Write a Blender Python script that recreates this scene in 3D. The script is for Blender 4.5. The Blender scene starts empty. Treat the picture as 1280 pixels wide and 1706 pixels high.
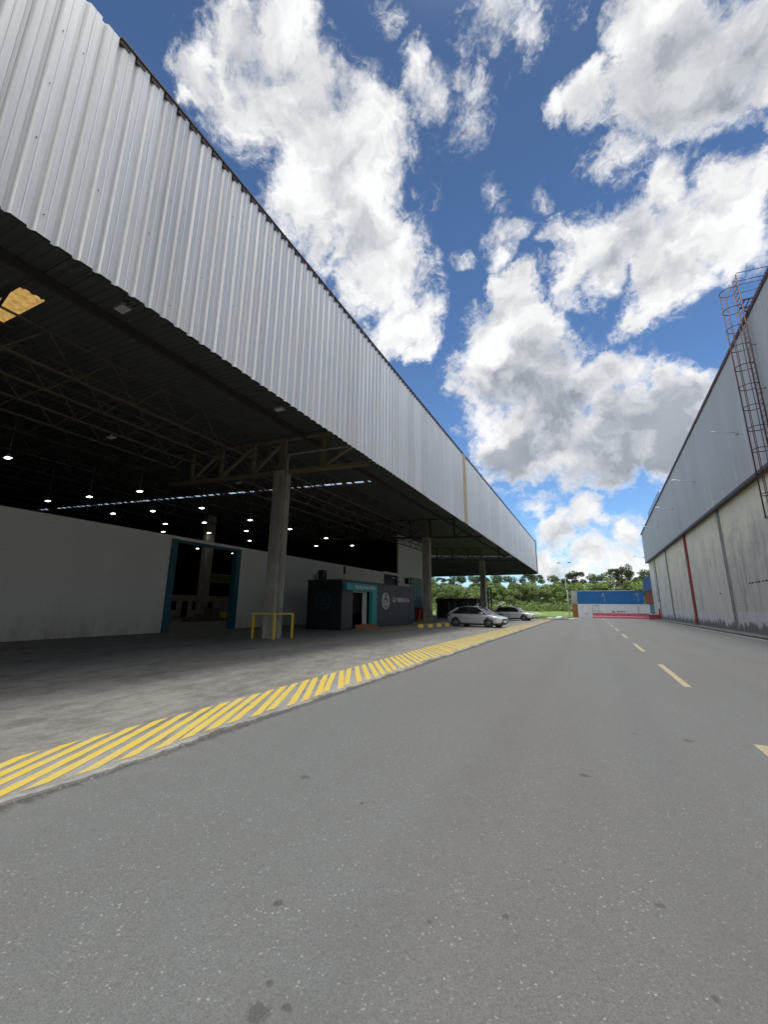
import bpy, bmesh, math, random
from mathutils import Vector, Matrix
R = math.radians
PI = math.pi
scn = bpy.context.scene
COL = scn.collection
rnd = random.Random(7)

# ------------------------------------------------------------------ materials
MATS = {}
class NT:
    def __init__(s, nt): s.nt = nt; s.n = nt.nodes; s.l = nt.links
    def new(s, t, **kw):
        n = s.n.new(t)
        for k, v in kw.items():
            if k.startswith('i_'): n.inputs[k[2:].replace('_', ' ')].default_value = v
            else: setattr(n, k, v)
        return n
    def link(s, a, b): s.l.new(a, b)
    def sock(s, v, inp):
        if isinstance(v, (int, float)): inp.default_value = v
        elif isinstance(v, tuple): inp.default_value = v
        else: s.link(v, inp)
    def math(s, op, a, b=0.0, c=None, clamp=False):
        n = s.new('ShaderNodeMath', operation=op, use_clamp=clamp)
        s.sock(a, n.inputs[0]); s.sock(b, n.inputs[1])
        if c is not None: s.sock(c, n.inputs[2])
        return n.outputs[0]
    def mapr(s, v, a, b, c=0.0, d=1.0, smooth=False):
        n = s.new('ShaderNodeMapRange')
        if smooth: n.interpolation_type = 'SMOOTHSTEP'
        s.sock(v, n.inputs[0])
        for i, q in enumerate((a, b, c, d)): s.sock(q, n.inputs[i+1])
        return n.outputs[0]
    def mix(s, f, a, b, blend='MIX'):
        n = s.new('ShaderNodeMix', data_type='RGBA', blend_type=blend)
        s.sock(f, n.inputs[0])
        for v, i in ((a, 6), (b, 7)):
            if isinstance(v, tuple) and len(v) == 3: v = v + (1,)
            s.sock(v, n.inputs[i])
        return n.outputs[2]
    def noise(s, vec, scale, detail=4, rough=0.55, out=0):
        n = s.new('ShaderNodeTexNoise'); s.link(vec, n.inputs['Vector'])
        n.inputs['Scale'].default_value = scale; n.inputs['Detail'].default_value = detail
        n.inputs['Roughness'].default_value = rough
        return n.outputs[out]
    def vscale(s, vec, v):
        n = s.new('ShaderNodeVectorMath', operation='MULTIPLY'); s.link(vec, n.inputs[0]); n.inputs[1].default_value = v
        return n.outputs[0]

def mat(name, color=None, rough=0.6, metal=0.0, var=0.12, vscale=3.0, vec=(1, 1, 1), bump=0.0, bscale=40,
        fn=None, emit=0.0, spec=0.5, coat=0.0, dirt=None, alpha=None):
    if name in MATS: return MATS[name]
    m = bpy.data.materials.new(name); m.use_nodes = True
    t = NT(m.node_tree); b = t.n['Principled BSDF']
    b.inputs['Roughness'].default_value = rough; b.inputs['Metallic'].default_value = metal
    b.inputs['Specular IOR Level'].default_value = spec; b.inputs['Coat Weight'].default_value = coat
    geo = t.new('ShaderNodeNewGeometry').outputs['Position']
    if fn:
        fn(t, b, geo)
    else:
        n = t.noise(t.vscale(geo, vec), vscale, 5, 0.6)
        f = t.mapr(n, 0.3, 0.7, 1 - var, 1 + var)
        c = t.new('ShaderNodeRGB'); c.outputs[0].default_value = tuple(color) + (1,)
        s = t.new('ShaderNodeVectorMath', operation='SCALE'); t.link(c.outputs[0], s.inputs[0]); t.link(f, s.inputs['Scale'])
        out = s.outputs[0]
        if dirt:
            n2 = t.noise(t.vscale(geo, (vec[0]*1.7, vec[1]*1.7, vec[2]*1.7)), vscale*2.3, 6, 0.7)
            out = t.mix(t.mapr(n2, 0.5, 0.72, 0, dirt[3]), out, tuple(dirt[:3]))
        t.link(out, b.inputs['Base Color'])
        if emit:
            t.link(out, b.inputs['Emission Color']); b.inputs['Emission Strength'].default_value = emit
        if bump:
            nb = t.noise(geo, bscale, 4, 0.6)
            bn = t.new('ShaderNodeBump'); bn.inputs['Strength'].default_value = bump; bn.inputs['Distance'].default_value = 0.01
            t.link(nb, bn.inputs['Height']); t.link(bn.outputs[0], b.inputs['Normal'])
    MATS[name] = m
    return m

def asphalt_fn(t, b, geo):
    wv = t.new('ShaderNodeVectorMath', operation='MULTIPLY_ADD'); t.link(t.noise(geo, 55, 3, .6, out=1), wv.inputs[0]); wv.inputs[1].default_value = (.03, .03, .03); t.link(geo, wv.inputs[2]); wg = wv.outputs[0]
    vo = t.new('ShaderNodeTexVoronoi', feature='F1'); t.link(wg, vo.inputs['Vector']); vo.inputs['Scale'].default_value = 150
    sep = t.new('ShaderNodeSeparateColor'); t.link(vo.outputs['Color'], sep.inputs[0])
    vo2 = t.new('ShaderNodeTexVoronoi', feature='F1'); t.link(wg, vo2.inputs['Vector']); vo2.inputs['Scale'].default_value = 52
    sep2 = t.new('ShaderNodeSeparateColor'); t.link(vo2.outputs['Color'], sep2.inputs[0])
    big = t.noise(t.vscale(geo, (1, .25, 1)), 0.55, 5, 0.6)
    mid = t.noise(geo, 3.0, 5, 0.65)
    base = t.mix(t.mapr(big, .3, .7), (.132, .127, .122), (.150, .157, .154))
    blot = t.noise(t.vscale(geo, (1, .5, 1)), .23, 3, .5)
    base = t.mix(t.mapr(blot, .42, .62, 0, .8), base, (.135, .150, .148))
    base = t.mix(t.mapr(blot, .45, .30, 0, .7), base, (.155, .140, .130))
    base = t.mix(t.mapr(mid, .35, .7, 0, .5), base, (.150, .138, .128))
    # tyre-darkened lanes running along the road
    sx = t.new('ShaderNodeSeparateXYZ'); t.link(geo, sx.inputs[0])
    grain = t.mapr(sep.outputs[0], 0, 1, .80, 1.20)
    s = t.new('ShaderNodeVectorMath', operation='SCALE'); t.link(base, s.inputs[0]); t.link(grain, s.inputs['Scale'])
    fine = t.noise(geo, 160, 3, .7)
    s2 = t.new('ShaderNodeVectorMath', operation='SCALE'); t.link(s.outputs[0], s2.inputs[0]); t.link(t.mapr(fine, .3, .7, .82, 1.18), s2.inputs['Scale'])
    edge = t.math('MULTIPLY', t.mapr(vo2.outputs['Distance'], .22, .42, 1, 0), t.mapr(sep2.outputs[0], 0, 1, .25, 1))
    patch = t.noise(geo, 1.3, 4, .6)
    thr = t.mapr(patch, .35, .65, .945, .83)
    st = t.math('MULTIPLY', t.math('GREATER_THAN', sep2.outputs[1], thr), edge)
    colr = t.mix(t.math('MULTIPLY', st, .8), s2.outputs[0], (.38, .36, .32))
    # small dark oil and gum spots
    vo3 = t.new('ShaderNodeTexVoronoi', feature='F1'); t.link(geo, vo3.inputs['Vector']); vo3.inputs['Scale'].default_value = 2.3
    sep3 = t.new('ShaderNodeSeparateColor'); t.link(vo3.outputs['Color'], sep3.inputs[0])
    wob = t.noise(geo, 30, 2, .5)
    rad = t.math('ADD', vo3.outputs['Distance'], t.mapr(wob, 0, 1, -.03, .03))
    spot = t.math('MULTIPLY', t.math('GREATER_THAN', sep3.outputs[0], .72), t.mapr(rad, .035, .06, 1, 0))
    colr = t.mix(t.math('MULTIPLY', spot, .65), colr, (.045, .044, .042))
    # dusty sand by the slab edge
    dust = t.math('MULTIPLY', t.mapr(sx.outputs[0], -4.6, -3.6, 1, 0), t.mapr(t.noise(geo, 5, 5, .7), .45, .65))
    colr = t.mix(t.math('MULTIPLY', dust, .55), colr, (.22, .19, .155))
    seam = t.math('MULTIPLY', t.mapr(t.math('ADD', sx.outputs[0], t.mapr(t.noise(geo, 9, 5, .7), .3, .7, -.06, .06)), -4.36, -4.28, 1, 0), .75)
    colr = t.mix(seam, colr, (.05, .046, .042))
    dx = t.math('ABSOLUTE', t.math('SUBTRACT', sx.outputs[0], 1.7))
    # two faint tyre-polished lanes either side of the centre line
    lane = t.math('ABSOLUTE', t.math('SUBTRACT', dx, 2.0))
    lane = t.math('MULTIPLY', t.mapr(t.math('ABSOLUTE', t.math('SUBTRACT', lane, .85)), .05, .42, 1, 0, smooth=True), t.mapr(mid, .3, .6, .25, 1))
    colr = t.mix(t.math('MULTIPLY', lane, .22), colr, (.10, .10, .10))
    sp = None
    for (qx, qy, qr) in ((-1.35, 1.62, .05), (-1.26, 1.70, .022), (-1.40, 1.75, .02), (-1.7, 2.15, .03), (-.9, 2.4, .018), (.2, 3.1, .025), (-.55, 2.62, .022), (1.2, 3.3, .025), (-.2, 4.9, .05), (1.9, 5.6, .05), (.95, 6.7, .06), (-2.6, 3.6, .05)):
        q = t.new('ShaderNodeVectorMath', operation='DISTANCE'); t.link(geo, q.inputs[0]); q.inputs[1].default_value = (qx, qy, 0)
        v = t.mapr(t.math('ADD', q.outputs['Value'], t.mapr(wob, .3, .7, -.4*qr, .4*qr)), qr*.7, qr*1.15, 1, 0)
        sp = v if sp is None else t.math('MAXIMUM', sp, v)
    colr = t.mix(t.math('MULTIPLY', sp, .6), colr, (.05, .05, .048))
    t.link(colr, b.inputs['Base Color'])
    b.inputs['Roughness'].default_value = .85
    bn = t.new('ShaderNodeBump'); bn.inputs['Strength'].default_value = .6; bn.inputs['Distance'].default_value = .006
    t.link(t.math('ADD', sep.outputs[2], fine), bn.inputs['Height']); t.link(bn.outputs[0], b.inputs['Normal'])
M_ASPH = mat('asphalt', fn=asphalt_fn)

def concrete_floor_fn(t, b, geo):
    n1 = t.noise(t.vscale(geo, (1, .45, 1)), .8, 6, .65)
    n2 = t.noise(t.vscale(geo, (1, .5, 1)), 3.5, 6, .7)
    n3 = t.noise(geo, 45, 4, .7)
    c = t.mix(t.mapr(n1, .36, .62), (.125, .120, .112), (.24, .23, .208))
    c = t.mix(t.mapr(n2, .50, .68, 0, .75), c, (.31, .30, .275))
    c = t.mix(t.mapr(n2, .33, .48, .75, 0), c, (.085, .08, .075))
    sx = t.new('ShaderNodeSeparateXYZ'); t.link(geo, sx.inputs[0])
    # pale lime wash along the exposed slab edge
    pale = t.math('MULTIPLY', t.mapr(sx.outputs[0], -5.6, -4.75, 0, 1), t.mapr(t.noise(t.vscale(geo, (1, .4, 1)), 2.5, 5, .6), .3, .55))
    c = t.mix(t.math('MULTIPLY', pale, .75), c, (.36, .355, .33))
    # dark oil stains where vehicles stand
    st = t.noise(t.vscale(geo, (1.3, .6, 1)), .9, 3, .5)
    c = t.mix(t.mapr(st, .62, .70, 0, .55), c, (.06, .058, .055))
    c = t.mix(t.mapr(n3, .35, .65, 0, .5), c, (.12, .115, .105))
    n4 = t.noise(geo, 14, 5, .7); c = t.mix(t.mapr(n4, .5, .7, 0, .5), c, (.31, .30, .28))
    # slab joints
    t.link(c, b.inputs['Base Color'])
    b.inputs['Roughness'].default_value = .7
    bn = t.new('ShaderNodeBump'); bn.inputs['Strength'].default_value = .35; bn.inputs['Distance'].default_value = .008
    t.link(n3, bn.inputs['Height']); t.link(bn.outputs[0], b.inputs['Normal'])
M_SLAB = mat('concrete_floor', fn=concrete_floor_fn)

def yellow_paint_fn(t, b, geo):
    n = t.noise(geo, 9, 6, .7); n2 = t.noise(geo, 60, 4, .7)
    c = t.mix(t.mapr(n, .3, .7), (.54, .385, .03), (.62, .465, .055))
    sx = t.new('ShaderNodeSeparateXYZ'); t.link(geo, sx.inputs[0])
    w = t.math('ADD', t.mapr(n, .44, .66, .05, .8), t.mapr(sx.outputs[0], -4.9, -4.45, 0, .12))
    w = t.math('MULTIPLY', w, t.mapr(n2, .40, .56))
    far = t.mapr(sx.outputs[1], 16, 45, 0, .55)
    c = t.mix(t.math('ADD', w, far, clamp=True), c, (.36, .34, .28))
    t.link(c, b.inputs['Base Color']); b.inputs['Roughness'].default_value = .65
M_YPAINT = mat('yellow_road_paint', fn=yellow_paint_fn)

def cream_paint_fn(t, b, geo):
    n = t.noise(geo, 14, 6, .75); n2 = t.noise(geo, 60, 4, .7)
    c = t.mix(t.mapr(n, .3, .7), (.40, .33, .17), (.47, .40, .24))
    w = t.math('MULTIPLY', t.mapr(n, .42, .60, .35, 1), t.mapr(n2, .44, .56))
    c = t.mix(w, c, (.17, .165, .155))
    t.link(c, b.inputs['Base Color']); b.inputs['Roughness'].default_value = .7
M_CREAM = mat('faded_centre_paint', fn=cream_paint_fn)

def fascia_fn(t, b, geo):
    n = t.noise(t.vscale(geo, (1, 6, .12)), 1.6, 5, .65)
    n2 = t.noise(t.vscale(geo, (1, 1, .5)), 1.1, 4, .6)
    n3 = t.noise(t.vscale(geo, (1, 22, .5)), 2.0, 4, .6)
    c = t.mix(t.mapr(n, .35, .65), (.57, .567, .55), (.69, .688, .665))
    c = t.mix(t.mapr(n2, .5, .7, 0, .5), c, (.62, .60, .56))
    c = t.mix(t.mapr(n3, .55, .75, 0, .35), c, (.44, .45, .47))
    # sheet to sheet differences, one sheet is 0.99 m wide
    sx = t.new('ShaderNodeSeparateXYZ'); t.link(geo, sx.inputs[0])
    cell = t.math('FLOOR', t.math('DIVIDE', sx.outputs[1], .99))
    wn = t.new('ShaderNodeTexWhiteNoise', noise_dimensions='1D'); t.link(cell, wn.inputs['W'])
    s = t.new('ShaderNodeVectorMath', operation='SCALE'); t.link(c, s.inputs[0]); t.link(t.mapr(wn.outputs[0], 0, 1, .90, 1.05), s.inputs['Scale'])
    t.link(s.outputs[0], b.inputs['Base Color'])
    t.link(t.mapr(n2, .3, .7, .34, .52), b.inputs['Roughness'])
    b.inputs['Metallic'].default_value = .25
M_FASCIA = mat('galvanised_cladding', fn=fascia_fn)

def bluegrey_clad_fn(t, b, geo):
    n = t.noise(t.vscale(geo, (1, 5, .06)), 1.2, 4, .6)
    n2 = t.noise(t.vscale(geo, (1, 1, .25)), .35, 4, .6)
    c = t.mix(t.mapr(n2, .35, .65), (.385, .375, .35), (.43, .42, .40))
    sx = t.new('ShaderNodeSeparateXYZ'); t.link(geo, sx.inputs[0])
    # pale run-off streaks below the fixings
    n3 = t.noise(t.vscale(geo, (0, 2.6, .02)), 1.0, 1, .4)
    low = t.mapr(t.noise(t.vscale(geo, (0, .5, .0)), 1, 2, .5), .3, .7, 13.5, 10.5)
    run = t.math('MULTIPLY', t.mapr(n3, .66, .70), t.mapr(t.math('SUBTRACT', sx.outputs[2], low), -1.5, 1.5, 1, 0))
    c = t.mix(t.math('MULTIPLY', run, .5), c, (.62, .62, .61))
    c = t.mix(t.mapr(n, .55, .75, 0, .4), c, (.30, .30, .295))
    t.link(c, b.inputs['Base Color']); b.inputs['Roughness'].default_value = .6; b.inputs['Metallic'].default_value = 0
M_BCLAD = mat('blue_grey_cladding', fn=bluegrey_clad_fn)

def old_wall_fn(t, b, geo):
    sx = t.new('ShaderNodeSeparateXYZ'); t.link(geo, sx.inputs[0]); z = sx.outputs[2]
    v = t.noise(t.vscale(geo, (1, 1.6, .22)), 1.1, 7, .68)
    v2 = t.noise(t.vscale(geo, (1, 3.5, .35)), 1.6, 6, .7)
    blot = t.noise(geo, .55, 6, .65)
    c = t.mix(t.mapr(blot, .35, .65), (.76, .69, .49), (.82, .76, .59))
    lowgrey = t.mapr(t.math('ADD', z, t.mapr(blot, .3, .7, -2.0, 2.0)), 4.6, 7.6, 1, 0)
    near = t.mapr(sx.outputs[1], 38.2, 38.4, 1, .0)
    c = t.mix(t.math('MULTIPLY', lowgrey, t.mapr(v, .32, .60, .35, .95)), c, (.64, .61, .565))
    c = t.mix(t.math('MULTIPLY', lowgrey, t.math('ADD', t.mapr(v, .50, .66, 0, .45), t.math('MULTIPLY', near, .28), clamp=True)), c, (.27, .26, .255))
    c = t.mix(t.mapr(v2, .57, .72, 0, .5), c, (.40, .385, .355))
    # block courses ghosting through the render
    br = t.new('ShaderNodeTexBrick'); 
    cmb = t.new('ShaderNodeCombineXYZ'); t.link(sx.outputs[1], cmb.inputs[0]); t.link(z, cmb.inputs[1])
    t.link(cmb.outputs[0], br.inputs['Vector']); br.inputs['Scale'].default_value = 1.0
    br.inputs['Brick Width'].default_value = .4; br.inputs['Row Height'].default_value = .2; br.inputs['Mortar Size'].default_value = .012
    br.inputs['Mortar Smooth'].default_value = .5
    cr = t.noise(geo, 1.4, 4, .6)
    c = t.mix(t.math('MULTIPLY', br.outputs['Fac'], t.mapr(cr, .40, .62, .05, .5)), c, (.27, .265, .26))
    # white lime band then black mould at the foot, ragged upper edge
    band = t.math('MULTIPLY', t.mapr(z, 1.55, 1.35), t.mapr(t.noise(geo, 1.2, 5, .6), .3, .5))
    c = t.mix(t.math('MULTIPLY', band, .7), c, (.62, .62, .63))
    h = t.math('ADD', z, t.mapr(t.noise(t.vscale(geo, (1, 1, .4)), 1.5, 7, .7), .3, .7, .45, -.55))
    c = t.mix(t.mapr(h, .62, .42, 0, .85), c, (.11, .11, .105))
    # rust drips
    vo = t.new('ShaderNodeTexVoronoi', feature='F1'); t.link(t.vscale(geo, (0, .8, .35)), vo.inputs['Vector']); vo.inputs['Scale'].default_value = .8
    c = t.mix(t.mapr(vo.outputs['Distance'], .05, .16, .45, 0), c, (.20, .13, .10))
    t.link(c, b.inputs['Base Color']); b.inputs['Roughness'].default_value = .85
    bn = t.new('ShaderNodeBump'); bn.inputs['Strength'].default_value = .4; bn.inputs['Distance'].default_value = .02
    t.link(v2, bn.inputs['Height']); t.link(bn.outputs[0], b.inputs['Normal'])
M_OLDWALL = mat('stained_render', fn=old_wall_fn)

def white_block_fn(t, b, geo):
    sx = t.new('ShaderNodeSeparateXYZ'); t.link(geo, sx.inputs[0]); z = sx.outputs[2]
    br = t.new('ShaderNodeTexBrick')
    cmb = t.new('ShaderNodeCombineXYZ'); t.link(sx.outputs[1], cmb.inputs[0]); t.link(z, cmb.inputs[1])
    t.link(cmb.outputs[0], br.inputs['Vector']); br.inputs['Scale'].default_value = 1.0
    br.inputs['Brick Width'].default_value = .4; br.inputs['Row Height'].default_value = .2; br.inputs['Mortar Size'].default_value = .008
    n = t.noise(geo, .6, 5, .6)
    c = t.mix(t.mapr(n, .3, .7), (.76, .755, .73), (.82, .815, .79))
    c = t.mix(t.math('MULTIPLY', br.outputs['Fac'], .22), c, (.40, .40, .39))
    sc_ = t.noise(t.vscale(geo, (1, 1, .35)), 1.8, 6, .7)
    c = t.mix(t.math('MULTIPLY', t.mapr(z, 1.3, .0), t.mapr(sc_, .35, .65, .1, .8)), c, (.36, .34, .31))
    c = t.mix(t.mapr(sc_, .64, .78, 0, .35), c, (.50, .48, .45))
    t.link(c, b.inputs['Base Color']); b.inputs['Roughness'].default_value = .8
    bn = t.new('ShaderNodeBump'); bn.inputs['Strength'].default_value = .3; bn.inputs['Distance'].default_value = -.01
    t.link(br.outputs['Fac'], bn.inputs['Height']); t.link(bn.outputs[0], b.inputs['Normal'])
M_WWALL = mat('white_blockwork', fn=white_block_fn)

def leaf_fn(c1, c2, c3):
    def f(t, b, geo):
        oi = t.new('ShaderNodeObjectInfo')
        n = t.noise(geo, .8, 4, .6); n2 = t.noise(geo, 5, 2, .6)
        c = t.mix(t.mapr(n, .35, .65), c1, c2)
        c = t.mix(t.mapr(n2, .45, .7, 0, .8), c, c3)
        s = t.new('ShaderNodeVectorMath', operation='SCALE'); t.link(c, s.inputs[0]); t.link(t.mapr(oi.outputs['Random'], 0, 1, .75, 1.25), s.inputs['Scale'])
        t.link(s.outputs[0], b.inputs['Base Color']); b.inputs['Roughness'].default_value = .65
        tr = t.new('ShaderNodeBsdfTranslucent'); t.link(s.outputs[0], tr.inputs[0])
        mx = t.new('ShaderNodeMixShader'); mx.inputs[0].default_value = .3
        t.link(b.outputs[0], mx.inputs[1]); t.link(tr.outputs[0], mx.inputs[2])
        t.link(mx.outputs[0], t.n['Material Output'].inputs['Surface'])
    return f
M_LEAF = mat('leaves_bright', fn=leaf_fn((.10, .155, .038), (.16, .23, .06), (.24, .30, .09)))
M_LEAFD = mat('leaves_dark', fn=leaf_fn((.05, .082, .032), (.078, .12, .045), (.11, .15, .06)))

def grass_fn(t, b, geo):
    n = t.noise(geo, .25, 5, .6); n2 = t.noise(geo, 6, 5, .7)
    c = t.mix(t.mapr(n, .35, .65), (.10, .18, .03), (.16, .24, .05))
    c = t.mix(t.mapr(n2, .5, .75, 0, .6), c, (.24, .25, .10))
    t.link(c, b.inputs['Base Color']); b.inputs['Roughness'].default_value = .9
M_GRASS = mat('grass', fn=grass_fn)

M_STEEL = mat('dark_and_shaded_steel', (.075, .068, .055), .55, .2, dirt=(.10, .06, .035, .5))
M_TRUSS = mat('olive_truss_steel', (.23, .19, .12), .6, .0, dirt=(.10, .07, .04, .5))
M_DECK = mat('roof_deck_steel', (.13, .14, .135), .55, .3, vec=(1, 1, 1), vscale=1.2)
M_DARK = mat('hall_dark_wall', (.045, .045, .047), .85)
M_CONC = mat('column_concrete', (.33, .315, .27), .85, vscale=1.6, vec=(1, 1, .4), var=.25, bump=.5, bscale=18, dirt=(.15, .14, .12, .6))
M_YEL = mat('yellow_gloss_paint', (.72, .52, .05), .45, dirt=(.35, .25, .06, .4))
M_CABIN = mat('charcoal_cabin_panel', (.055, .056, .060), .5, var=.1)
M_CABIND = mat('black_cabin_panel', (.012, .013, .017), .55, var=.1)
M_TEAL = mat('teal_panel', (.02, .30, .30), .4, var=.06)
M_TEALD = mat('teal_door_steel', (.012, .11, .15), .5, dirt=(.02, .07, .10, .4))
M_WHITE = mat('white_paint', (.75, .75, .74), .5, var=.06)
M_BLACK = mat('black_plastic', (.015, .015, .016), .5)
M_RUBBER = mat('rubber', (.02, .02, .02), .8)
M_BRICK = mat('orange_step_paint', (.42, .15, .07), .8, var=.25, vscale=9)
M_RED = mat('red_paint', (.42, .03, .035), .5, dirt=(.20, .03, .03, .4))
M_RUSTR = mat('rust_red_steel', (.07, .026, .024), .6, dirt=(.045, .03, .025, .6))
M_FLASH = mat('dark_brown_flashing', (.065, .045, .045), .6)
M_FLASHR = mat('dull_red_flashing', (.10, .065, .07), .6)
M_BEIGE = mat('beige_fibreglass', (.42, .34, .21), .6)
M_GLASS = mat('dark_glass', (.012, .014, .017), .08, var=.05, spec=.6)
M_CARP = mat('silver_car_paint', (.58, .61, .64), .28, .4, var=.03, coat=.7)
M_CARW = mat('white_car_paint', (.60, .61, .62), .28, .25, var=.03, coat=.7)
M_ALLOY = mat('alloy_wheel', (.55, .55, .56), .3, .8, var=.1)
M_LENS = mat('headlight_lens', (.75, .78, .80), .1, var=.03)
M_TAIL = mat('tail_light_lens', (.35, .01, .01), .2)
M_GALV = mat('galvanised_pole', (.42, .43, .43), .45, .5)
M_BLUE = mat('blue_container_paint', (.006, .12, .34), .5, var=.10, vec=(1, 1, .3), dirt=(.012, .06, .20, .4))
M_GREYC = mat('pale_grey_container_paint', (.62, .65, .68), .5, var=.08, vec=(1, 1, .3), dirt=(.36, .38, .38, .4))
M_ORANGE = mat('orange_container_paint', (.42, .19, .06), .55, dirt=(.2, .07, .03, .6))
M_RUSTC = mat('rust_container_paint', (.16, .045, .03), .6, dirt=(.14, .05, .03, .5))
M_TEALC = mat('faded_teal_container_paint', (.07, .15, .19), .6, dirt=(.05, .09, .10, .5))
M_BLUED = mat('faded_blue_container_paint', (.035, .085, .19), .6, dirt=(.08, .12, .2, .5))
M_WASHC = mat('weathered_white_container_paint', (.42, .43, .42), .6, dirt=(.2, .16, .12, .6))
M_PINK = mat('sun_faded_red_plastic', (.40, .08, .115), .55, dirt=(.60, .22, .24, .5))
M_REDP = mat('deep_red_plastic', (.27, .015, .03), .5)
M_BARK = mat('bark', (.14, .11, .08), .9)
M_KERB = mat('mossy_kerb_concrete', (.17, .17, .15), .9, var=.3, vscale=2, dirt=(.07, .075, .06, .7), bump=.5)
M_RUBBLE = mat('broken_concrete', (.36, .35, .33), .9, var=.25, vscale=5, bump=.5)
M_SKYL = None
M_PAVER = mat('ochre_pavers', (.26, .23, .14), .9, var=.25, vscale=5)
M_DIRTK = mat('yellow_kerb_paint', (.70, .52, .07), .6, var=.2, vscale=6, dirt=(.25, .22, .1, .6))
M_SHED = mat('black_shed_steel', (.02, .02, .022), .6)
M_BANNER = mat('green_banner_cloth', (.15, .20, .03), .7)
M_CREAMW = mat('cream_inner_wall', (.55, .50, .36), .8)
M_PALLET = mat('pallet_wood', (.30, .22, .13), .85)
def emat(name, col, s):
    m = bpy.data.materials.new(name); m.use_nodes = True; t = NT(m.node_tree); b = t.n['Principled BSDF']
    b.inputs['Base Color'].default_value = (.8, .8, .8, 1); b.inputs['Emission Color'].default_value = tuple(col)+(1,)
    b.inputs['Emission Strength'].default_value = s; return m
M_LAMP = emat('lit_lamp_panel', (1, .98, .93), 9)
def translucent(name, col):
    m = bpy.data.materials.new(name); m.use_nodes = True; t = NT(m.node_tree)
    geo = t.new('ShaderNodeNewGeometry').outputs['Position']
    n = t.noise(geo, 6, 5, .7)
    c = t.mix(t.mapr(n, .4, .65), col, tuple(v*.55 for v in col))
    tr = t.new('ShaderNodeBsdfTranslucent'); t.link(c, tr.inputs[0])
    df = t.new('ShaderNodeBsdfDiffuse'); t.link(c, df.inputs[0])
    mx = t.new('ShaderNodeMixShader'); mx.inputs[0].default_value = .25
    t.link(tr.outputs[0], mx.inputs[1]); t.link(df.outputs[0], mx.inputs[2])
    t.link(mx.outputs[0], t.n['Material Output'].inputs['Surface']); return m
M_SKYL = translucent('yellowed_fibreglass', (.40, .24, .07))
M_CLEARSHEET = translucent('white_translucent_sheet', (.5, .52, .52))

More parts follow.
